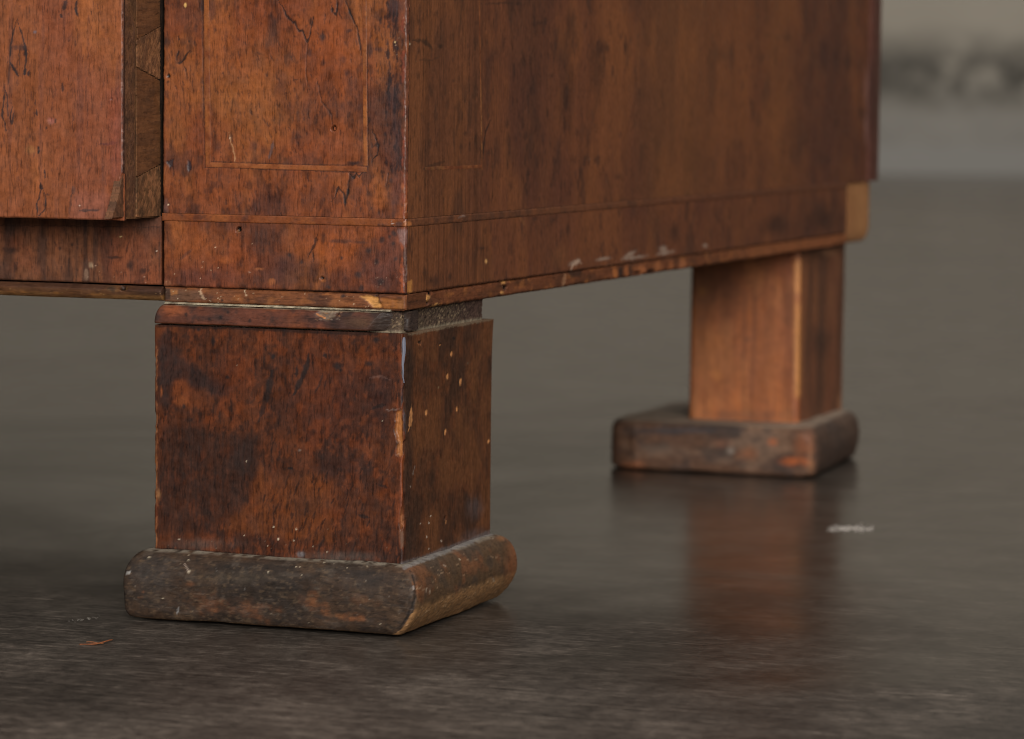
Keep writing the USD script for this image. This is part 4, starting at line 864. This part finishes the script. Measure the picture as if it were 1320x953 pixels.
    c = np.exp(-((x - 521.5) / 3.0) ** 2) * (P.N[:, 0] > .02) * (P.X[:, 1] < .01)
    P.h -= 0.0011 * c * smooth(.48, .7, fbm(np.c_[P.X[:, 2] * 130, np.zeros(len(x)), np.zeros(len(x))], 3, 157))
lev = []
for z in steps(Z_LEG0 - 0.0015, (Z_LEG1, 0.00042)):
    t = (z - Z_LEG0) / (Z_LEG1 - Z_LEG0); fl_ = 0.0006 * max(0, (t - 0.75) / 0.25) ** 2
    lev.append((z, -0.1 - fl_ * .3, fl_ * .2, 0.0 - fl_ * .2, D_LEG + fl_ * 2))
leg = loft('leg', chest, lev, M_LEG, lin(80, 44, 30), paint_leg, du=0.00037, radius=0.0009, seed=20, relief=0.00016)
tag(leg, 'dark stained front leg with broken upper moulding')

# blue-white streak of paint on the leg's corner
def streak_part():
    px = [(520.5, 435), (520, 442), (520.4, 452), (519.6, 462), (519, 470), (519.6, 478), (519.4, 486), (520.8, 494)]
    wpx = [1.2, 2.1, 1.7, 1.8, 1.5, 1.0, .8, .4]
    V, F = [], []
    for (u, v), w in zip(px, wpx):
        for s, d in ((-1, 0.00002), (-.4, .00042), (.4, .00042), (1, .00002)):
            q = ray(u + s * w, v, 1, 0.0); q[1] = -d
            c = np.clip((q[0] + 0.0009) / 0.0009, 0, 1.0); q[1] += 0.0009 * (1 - math.sqrt(max(0, 1 - c * c))) * .9
            V.append(q)
    for i in range(len(px) - 1):
        for j in range(3):
            a = i * 4 + j; F += [[a, a + 1, a + 4], [a + 1, a + 5, a + 4]]
    V = np.array(V); F = np.array(F)
    n = vnormals(V, F)
    if n[:, 1].mean() > 0: F = F[:, ::-1]
    return V, F
V_, F_ = streak_part()
tag(emit('paint_streak', leg, V_, F_, plain('pale_paint', lin(98, 99, 110), .6, .4)), 'blue white drip of dried paint')

# neck above the leg: dusty, where the moulding is lost from the side
def paint_neck(P):
    P.col[:] = lin(70, 55, 45)
    n = fbm(P.X * 900, 3, 161); P.mix(lin(40, 31, 27), smooth(.45, .65, n) * .8); P.mix(lin(134, 114, 88), smooth(.56, .74, fbm(P.X * 1300, 3, 162)) * .75); P.h += .0009 * (n - .5)
    P.mix(lin(62, 44, 38), smooth(585, 610, P.p[:, 0]) * .75); P.mix(lin(120, 102, 80), .5 * np.exp(-((P.p[:, 0] - 530) / 14) ** 2) * (P.p[:, 1] > 410)); P.mix(lin(130, 118, 98), .6 * (1 - smooth(0.1100, 0.1112, P.X[:, 2])))
lev = [(z, -0.0975, -0.0030, 0.0035, D_LEG - 0.0030) for z in steps(Z_LEG1 - 0.0008, (Z_STRIP - 0.0004, 0.0004))]
loft('neck', leg, lev, M_DIRT, lin(64, 50, 42), paint_neck, du=0.0005, radius=0.0012, seed=21)

# half round moulding across the front, its right end torn off aslant
def paint_mould(P):
    P.col[:] = lin(84, 47, 34)
    P.mottle(40, .44, .62, lin(50, 36, 32), .8, 171, .5); P.mottle(90, .54, .7, lin(122, 66, 38), .6, 172, .6); P.mottle(220, .56, .7, lin(40, 32, 30), .6, 173)
    P.blob(222, 400, 22, 9, lin(136, 74, 42), .6, soft=.9); P.blob(465, 415, 26, 9, lin(82, 58, 40), .6, soft=.9); P.blob(275, 410, 40, 5, lin(46, 36, 34), .6, soft=.9); P.blob(400, 412, 50, 8, lin(46, 34, 32), .6, soft=.9)
    r = random.Random(71)
    for x in (240, 284, 294, 322, 270):
        P.blob(x, r.uniform(402, 414), 2.6, 2.6, BLK, .75)
    # torn patch of grey fibres
    P.blob(422, 406, 15, 6.5, lin(98, 84, 71), .85, rough=.5, soft=.6, dep=.0009); P.blob(434, 404, 3, 5, lin(70, 44, 34), .9, dep=.0006)
    for k in range(26):
        x, y = r.uniform(406, 438), r.uniform(399, 413); P.line([(x, y), (x + r.uniform(3, 8), y + r.uniform(0, 3))], r.uniform(.5, .9), r.choice([lin(132, 116, 100), lin(66, 52, 45), lin(136, 94, 60)]), .6)
    P.line([(420, 411), (414, 407), (408, 404)], 1.2, lin(180, 112, 60), .8)
    # pale line of dust along the top
    top = smooth(0.1168, 0.1176, P.X[:, 2]) * smooth(.3, .5, fbm(P.X * [300, 300, 900], 3, 174))
    P.mix(lin(158, 146, 124), top * .85)
    P.mix(lin(120, 66, 36), .35 * (1 - smooth(.1104, .1112, P.X[:, 2])))
    # slanting break at the right end
    br = smooth(-.0162, -.0120, P.X[:, 0] + .42 * (0.1104 - P.X[:, 2]) * 0 - (P.X[:, 2] - .1105) * .55)
    P.mix(lin(50, 40, 35), br * .95); n = fbm(P.X * [500, 500, 1400], 3, 175); P.mix(lin(66, 52, 44), br * smooth(.55, .7, n) * .5)
    P.h += br * .0005 * (n - .5)
lev = []
for a in np.linspace(0, 1, 30):
    z = 0.1104 + a * (Z_STRIP - 0.0005 - 0.1104)
    insx = 0.0034 * (1 - math.sqrt(max(0, 1 - a ** 2.2)))
    ins = insx - 0.0010 * min(1, (a + .02) * 14)
    lev.append((z, -0.1 + insx + 0.0002, -0.0012, ins, 0.012))
def tear(V):
    V = V.copy()
    cut = (V[:, 0] + 0.0148 - (V[:, 2] - .1105) * .75)
    k = np.clip(cut, 0, None)
    front = V[:, 1] < 0.009
    V[:, 1] = np.where(front, V[:, 1] + np.minimum(k * .75, .0072), V[:, 1])
    return V
loft('moulding', leg, lev, M_STRIP, lin(84, 47, 34), paint_mould, du=0.00037, radius=0.0012, seed=22, relief=.0003, post=tear)
# dusty ledge between moulding and strip
def paint_ledge(P):
    P.col[:] = lin(150, 138, 116); P.mottle(300, .45, .65, lin(92, 80, 66), .8, 177)
loft('dust_line', leg, [(z, -0.0962, -0.006, 0.0004 + 0.0008 * (i == 2), 0.012) for i, z in enumerate((Z_STRIP - 0.0004, Z_STRIP - 0.0001, Z_STRIP + 0.0002))], M_DIRT, lin(150, 138, 116), paint_ledge, du=.0006, radius=.0003, seed=23, relief=.0003)

# foot block
def foot_levels(xl, xr, yf, yb, o, front_bottom, right_bottom, ztop, hard=0.0):
    """round-topped pad: profile from the floor up to the leg; the right side is undercut by wear"""
    lev = []
    for t in np.linspace(0, 1, 72):
        if t < .5:                       # under-edge, then a nearly flat face
            s = t / .5; z = s * .0135
            rnd = math.sqrt(max(0, 1 - (1 - min(1, s * 3.2)) ** 2))
            f = front_bottom + (o - .0004 - front_bottom) * rnd + .0004 * s
            rr = right_bottom + (o - right_bottom) * math.sin(s * math.pi / 2) ** .95
            lev.append((z, f, rr))
        else:                            # rounded shoulder up to the leg
            a = (t - .5) / .5 * math.pi / 2
            z = .0135 + (ztop - .0135) * math.sin(a); f = o * math.cos(a) ** .8
            lev.append((z, f, f))
    lev = [(0.0, -.007, -.007), (.0008, -.0065, -.0065), (.0010, front_bottom - .0012, right_bottom - .001)] + [(.0011 + z * (ztop - .0011) / ztop, f, rr) for z, f, rr in lev]
    out = []
    for z, f, rr in lev:
        out.append((z, xl - f, xr + rr, yf - f, yb + f * .95))
    return out
def paint_foot(P):
    x, y = P.p[:, 0], P.p[:, 1]
    P.col[:] = lin(66, 50, 39)
    P.mottle(35, .44, .62, lin(46, 38, 33), .8, 181, .5); P.mottle(80, .5, .68, lin(84, 64, 48), .6, 182, .5); P.mottle(240, .56, .7, lin(96, 84, 74), .45, 183, .5); P.mottle(500, .55, .7, lin(34, 30, 28), .5, 184, .4); P.col *= .68
    r = random.Random(81)
    for cx, cy, rx, ry, a in ((415, 785, 16, 10, .7), (440, 795, 22, 6, .85), (400, 776, 9, 12, .75), (457, 798, 12, 3.5, .8), (325, 790, 28, 18, .45), (270, 778, 30, 14, .4), (465, 775, 20, 8, .3), (178, 770, 5, 3, .85), (184, 763, 3, 2, .7), (275, 787, 8, 3, .5), (315, 785, 16, 8, .35), (245, 752, 6, 3, .45), (360, 787, 6, 4, .5), (388, 772, 5, 8, .5), (335, 798, 8, 5, .4)):
        P.blob(cx, cy, rx, ry, lin(120, 74, 45), a * .6, soft=.95, rough=1.2, sc=340)
    P.blob(300, 745, 60, 10, lin(72, 62, 52), .5, soft=.9); P.blob(470, 750, 50, 20, lin(44, 39, 37), .6, soft=.9); P.blob(200, 745, 30, 30, lin(58, 55, 53), .5, soft=.9)
    P.mottle(330, .5, .66, lin(46, 38, 33), .65, 190, .5); P.mottle(600, .55, .7, lin(92, 74, 56), .4, 191, .5)
    # horizontal scratches
    for k in range(160):
        xx, yy = r.uniform(165, 525), r.uniform(722, 815); P.line([(xx, yy), (xx + r.uniform(4, 18), yy + r.uniform(.2, 1.4))], r.uniform(.5, 1.0), r.choice([lin(82, 73, 64), lin(38, 33, 30), lin(38, 33, 30)]), .35)
    for k in range(4):
        xx, yy = r.uniform(170, 520), r.uniform(730, 805); P.line([(xx, yy), (xx + r.gauss(0, 2), yy + r.uniform(4, 9))], .7, lin(100, 94, 88), .4)
    # right side: browner above, raw wood in the worn lower half
    rm = smooth(-.1, .35, P.N[:, 0]) * (P.N[:, 1] > -.75)
    low = 1 - smooth(.0095, .0135, P.X[:, 2] + .004 * (fbm(P.X * 260, 3, 185) - .5))
    P.mix(lin(78, 58, 40), rm * .7); P.mix(lin(106, 66, 42), rm * smooth(.48, .66, fbm(P.X * 90, 3, 186)) * .6); P.mix(lin(58, 48, 40), rm * smooth(.5, .66, fbm(P.X * 160, 3, 189)) * .6)
    n = fbm(P.X * 800, 3, 187); raw = lin(132, 98, 64) * .5 + lin(150, 110, 72) * .5
    P.mix(raw, rm * low * .9); P.mix(lin(74, 54, 38), rm * low * smooth(.45, .65, n) * .7); P.mix(lin(186, 148, 108), rm * low * smooth(.62, .72, n) * .6); P.h += rm * low * .0004 * (n - .5)
    P.mix(lin(120, 70, 40), .4 * smooth(645, 662, x) * rm)
    for k in range(22):
        xx = r.uniform(535, 640); yy = 775 - (xx - 535) * .42 + r.gauss(0, 10) - 22; P.line([(xx, yy), (xx + r.uniform(1, 5), yy - r.uniform(-4, 6))], r.uniform(.5, .9), lin(134, 108, 84), .6)
    for a in ((550, 757, 550.5, 764), (555, 760, 554, 766), (636, 745, 637, 751), (570, 728, 576, 731)):
        P.line([a[:2], a[2:]], 1.0, lin(140, 124, 106), .7)
    # mitre line at the corner and a dusty joint under the leg
    P.line([(528, 735), (533, 745), (536, 757), (535, 772), (531, 782), (524, 798), (514, 812)], 1.6, (.008, .006, .005), .85, dep=.0003)
    P.line([(531.5, 754), (533, 762)], 1.3, lin(140, 134, 130), .6)
    t = smooth(.0252, .0262, P.X[:, 2]) * smooth(.25, .5, fbm(P.X * 420, 3, 188))
    P.mix(lin(128, 118, 104), t * .75)
    P.line([(522, 731), (570, 712), (634, 687)], 4.0, lin(118, 114, 112), .6, taper=False); P.blob(645, 694, 8, 5, lin(120, 80, 50), .6)
    for a in ((192, 718.5, 3, 2), (243, 722, 2.2, 2.2), (233.5, 726, 1.4, 1.2), (243.5, 737.5, 2.6, 2.4), (345.5, 737, 2.2, 2.2), (382, 731, 1.3, 1.2), (389.5, 742.5, 1.3, 1.3), (243.5, 716, 1, .8), (387, 731, 1.1, .9), (397, 737, 1, 1), (418, 725, 2.2, 1.2), (448.5, 732.5, 1.5, 1.2), (473.6, 730.5, 1.5, 1.1), (482, 740, 1.4, .8), (436.5, 762, 1, 1.2), (249, 788, 1, 1.4), (209.5, 771.5, 1.6, 1.4), (324.5, 809, 4.2, 2.6), (398.5, 803, 1.2, 1.2), (431, 727, 1, .8), (593, 721, 2, 1.2), (514, 769, 1.1, 1), (491, 804, 1.6, 1.3), (635, 695, 1.8, 1.1)):
        P.blob(a[0], a[1], a[2] * .7, a[3] * .7, lin(160, 146, 124), .85, soft=.6, dep=-.0003, rough=.2)
    P.line([(238, 727), (241, 733), (243.5, 738)], 1.3, lin(150, 132, 118), .7); P.line([(228, 792), (230, 783)], 1.4, lin(120, 118, 116), .6); P.specks(30, r, (170, 715, 530, 812), (.3, .6), lin(120, 110, 98), .6)
    P.line([(163, 741), (168, 737)], 2.2, lin(150, 146, 142), .6)
    P.line([(172, 799), (260, 805), (400, 814), (510, 820)], 1.6, lin(110, 88, 66), .4, taper=False)
lev = foot_levels(-0.1, 0.0, 0.0, D_LEG, 0.0090, 0.0066, 0.0018, Z_LEG0)
def wobble(V):
    V = V.copy(); return V
loft('foot_block', leg, lev, M_FOOT, lin(64, 54, 47), paint_foot, du=0.00042, radius=0.0030, seed=24, relief=.0005)

# --- rear leg
YR, XR = 0.5793, -0.0080
XRL, YRB = -0.0683, 0.6745
def paint_rear(P):
    x = P.p[:, 0]
    P.col[:] = lin(150, 87, 48)
    f = fbm(np.c_[P.uv[:, 0] * 120, P.uv[:, 1] * 7, np.full(len(x), 2.0)], 4, 191)
    P.mix(lin(112, 66, 41), smooth(.48, .66, f) * .5); P.mix(lin(154, 98, 57), smooth(.48, .32, f) * .35); P.mottle(28, .46, .66, lin(108, 62, 38), .6, 195, 1.6); P.mix(lin(92, 54, 35), smooth(.52, .7, fbm(np.c_[P.uv[:, 0] * 420, P.uv[:, 1] * 14, np.full(len(x), 4.0)], 3, 197)) * .5); P.mottle(90, .5, .7, lin(160, 102, 60), .4, 196, 2); P.mottle(50, .5, .68, lin(112, 60, 38), .5, 192, 1.5)
    P.blob(915, 365, 60, 44, lin(84, 52, 34), .75, soft=.9); P.blob(898, 420, 14, 60, lin(110, 66, 40), .5, soft=.9); P.blob(964, 438, 4, 4, lin(90, 60, 44), .7); P.blob(905, 376, 6, 8, lin(140, 92, 44), .5); P.blob(924, 483, 6, 10, lin(176, 114, 66), .5)  # first blob: the chest's shadow painted on the leg's upper left
    P.blob(1000, 470, 22, 60, lin(154, 94, 54), .4, soft=.9)
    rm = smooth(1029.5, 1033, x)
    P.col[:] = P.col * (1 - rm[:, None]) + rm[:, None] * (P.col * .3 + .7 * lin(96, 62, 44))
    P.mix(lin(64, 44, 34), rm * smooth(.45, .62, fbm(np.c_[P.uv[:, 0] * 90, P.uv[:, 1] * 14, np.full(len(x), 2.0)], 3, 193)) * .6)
    e = np.exp(-((x - 1028) / 4) ** 2) * (P.X[:, 1] < .6)
    P.mix(lin(172, 116, 64), e * smooth(.3, .55, fbm(np.c_[P.X[:, 2] * 60, np.zeros(len(x)), np.zeros(len(x))], 3, 194)) * .9)
    P.blob(1069, 325, 14, 6, lin(146, 102, 72), .7, soft=.7); P.blob(960, 535, 70, 8, lin(104, 70, 50), .5, soft=.9, rough=.6); P.blob(1058, 440, 16, 26, lin(58, 42, 34), .6, soft=.9); P.blob(1083, 520, 5, 14, lin(140, 96, 66), .6, soft=.9)
lev = [(z, XRL, XR, YR, YRB) for z in steps(Z_LEG0 - 0.004, (Z_STRIP - 0.0004, 0.0012))]
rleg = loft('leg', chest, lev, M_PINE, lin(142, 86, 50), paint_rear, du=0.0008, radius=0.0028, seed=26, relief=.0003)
tag(rleg, 'rear leg of bare orange brown pine')
def paint_rfoot(P):
    x, y = P.p[:, 0], P.p[:, 1]
    P.col[:] = lin(84, 60, 46)
    P.mottle(30, .44, .62, lin(58, 50, 46), .8, 201, .5); P.mottle(60, .52, .7, lin(118, 92, 74), .6, 202, .5); P.mottle(160, .55, .7, lin(50, 44, 42), .5, 203, .5)
    for cx, cy, rx, ry, a, c in ((1020, 595, 26, 7, .8, (150, 78, 40)), (1035, 575, 14, 20, .6, (130, 76, 48)), (995, 570, 8, 6, .7, (150, 80, 44)), (965, 585, 16, 10, .5, (130, 76, 44)), (815, 600, 20, 8, .6, (126, 76, 48)), (930, 572, 14, 8, .5, (120, 78, 56)), (850, 580, 30, 10, .45, (112, 94, 80)), (942, 581, 6, 5, .6, (140, 126, 114)), (890, 555, 60, 4, .6, (60, 56, 58)), (860, 556, 60, 4, .6, (58, 54, 56)), (1045, 590, 4, 22, .5, (150, 104, 70))):
        P.blob(cx, cy, rx, ry, lin(*c), a, soft=.85, rough=.5, sc=160)
    rm = smooth(1048, 1053, x); P.mix(lin(66, 52, 44), rm * .7)
    P.mix(lin(150, 132, 114), smooth(.0252, .0262, P.X[:, 2]) * .6)
lev = []
for t in np.linspace(0, 1, 40):
    z = t * Z_LEG0
    ed = 0.004
    k = max(0, 1 - z / .0025) if t < .5 else max(0, 1 - (Z_LEG0 - z) / .006)
    ins = .0045 * (1 - math.sqrt(max(0, 1 - k * k)))
    bul = 0.0030 * math.sin(math.pi * t)
    lev.append((z, -0.1070 + ins, 0.0066 - ins + bul, 0.5545 + ins, 0.672 - ins))
def taper(V):
    V = V.copy(); V[:, 0] -= 0.055 * (V[:, 1] - .558) * (V[:, 0] > -.05)
    V[:, 1] += .45 * np.clip(-0.090 - V[:, 0], 0, None)
    return V
loft('foot_block', rleg, lev, M_FOOT, lin(84, 66, 54), paint_rfoot, du=0.0008, radius=0.007, seed=27, relief=.0006, post=taper)

# ------------------------------------------------------------------ bits on the floor
def splinter(name, label, p0, p1, w, h, col, mat, seed):
    a, c = ray(*p0, 2, 0.0), ray(*p1, 2, 0.0)
    n = 14; d = c - a; s = np.array([-d[1], d[0], 0]); s /= np.linalg.norm(s)
    rr = random.Random(seed); V, F = [], []
    for i in range(n):
        t = i / (n - 1); ww = w * (.25 + .75 * math.sin(math.pi * min(.999, .08 + t * .9))) * rr.uniform(.75, 1.1); c0 = a + d * t + s * w * .6 * math.sin(t * 5 + seed)
        lift = .0002 + h * .8 * math.sin(t * 3 + seed) ** 2
        for k in range(6):
            an = k * math.pi / 3; V.append(c0 + s * ww * math.cos(an) * .5 + np.array([0, 0, lift + h * .5 * (1 + math.sin(an))]))
    for i in range(n - 1):
        for k in range(6):
            q, q1 = i * 6 + k, i * 6 + (k + 1) % 6; F += [[q, q1, q + 6], [q1, q1 + 6, q + 6]]
    for k in range(1, 5):
        F += [[0, k + 1, k], [(n - 1) * 6, (n - 1) * 6 + k, (n - 1) * 6 + k + 1]]
    V = np.array(V); F = np.array(F); m_ = trimesh.Trimesh(V, F, process=False); m_.fix_normals()
    cc = np.tile(col, (len(V), 1)) * (0.7 + .6 * np.array([rr.random() for _ in range(len(V))]))[:, None]
    return tag(emit(name, None, m_.vertices, m_.faces, mat, cc), label, 'splinter')
splinter('wood_splinter', 'longer orange wood splinter lying on the floor left of the front foot', (104, 834), (146, 828), .0011, .0005, lin(112, 66, 40), M_PINE, 2)
splinter('wood_splinter', 'short thin orange splinter crossing the longer one on the floor', (112, 829.5), (133, 831.5), .0006, .0004, lin(118, 72, 44), M_PINE, 4)

def flakes(name, label, cat, px_box, n, size, col, seed, kind=None, slope=0.0):
    rr = random.Random(seed); V, F = [], []
    x0, y0, x1, y1 = px_box
    for i in range(n):
        t = rr.random(); u = x0 + (x1 - x0) * t; v = rr.gauss((y0 + y1) / 2, (y1 - y0) / 5) + slope * (t - .5)
        p = ray(u, v, 2, 0.0); s = rr.uniform(*size) * (1 - abs(2 * t - 1) * .5); base = len(V); k = 7; ph = rr.uniform(0, 6); el = rr.uniform(.4, 1.0)
        ring = [(math.cos(ph + j * 2 * math.pi / k) * s * rr.uniform(.6, 1.2), math.sin(ph + j * 2 * math.pi / k) * s * el * rr.uniform(.6, 1.2)) for j in range(k)]
        for z, sc in ((0.00005, 1.0), (0.00005 + min(.0004, s * .3), .8)):
            V += [(p[0] + a * sc, p[1] + b_ * sc, z) for a, b_ in ring]
        V.append((p[0], p[1], 0.00006 + min(.00045, s * .34)))
        for j in range(k):
            j1 = (j + 1) % k
            F += [[base + j, base + j1, base + k + j1], [base + j, base + k + j1, base + k + j], [base + k + j, base + k + j1, base + 2 * k]]
    pr = emit(name, None, np.array(V), np.array(F), plain(name + '_' + str(seed), col, .75), smooth_angle=False)
    return tag(pr, label, cat, kind=kind)
flakes('paint_smear', 'small white smear of paint on the floor to the right of the rear foot', 'paint smear', (1066, 677, 1126, 687), 260, (.0003, .0010), lin(150, 142, 134), 3)
flakes('scratch_mark', 'faint pale broken scratch mark on the floor left of the front foot', 'scratch mark', (88, 796, 128, 801), 46, (.00015, .0004), lin(112, 106, 98), 4, slope=-5)
flakes('floor_crumbs', 'pale crumbs and grit scattered over the concrete floor', 'grit', (0, 640, 1320, 953), 160, (.0001, .00026), lin(104, 95, 84), 6, kind='stuff')
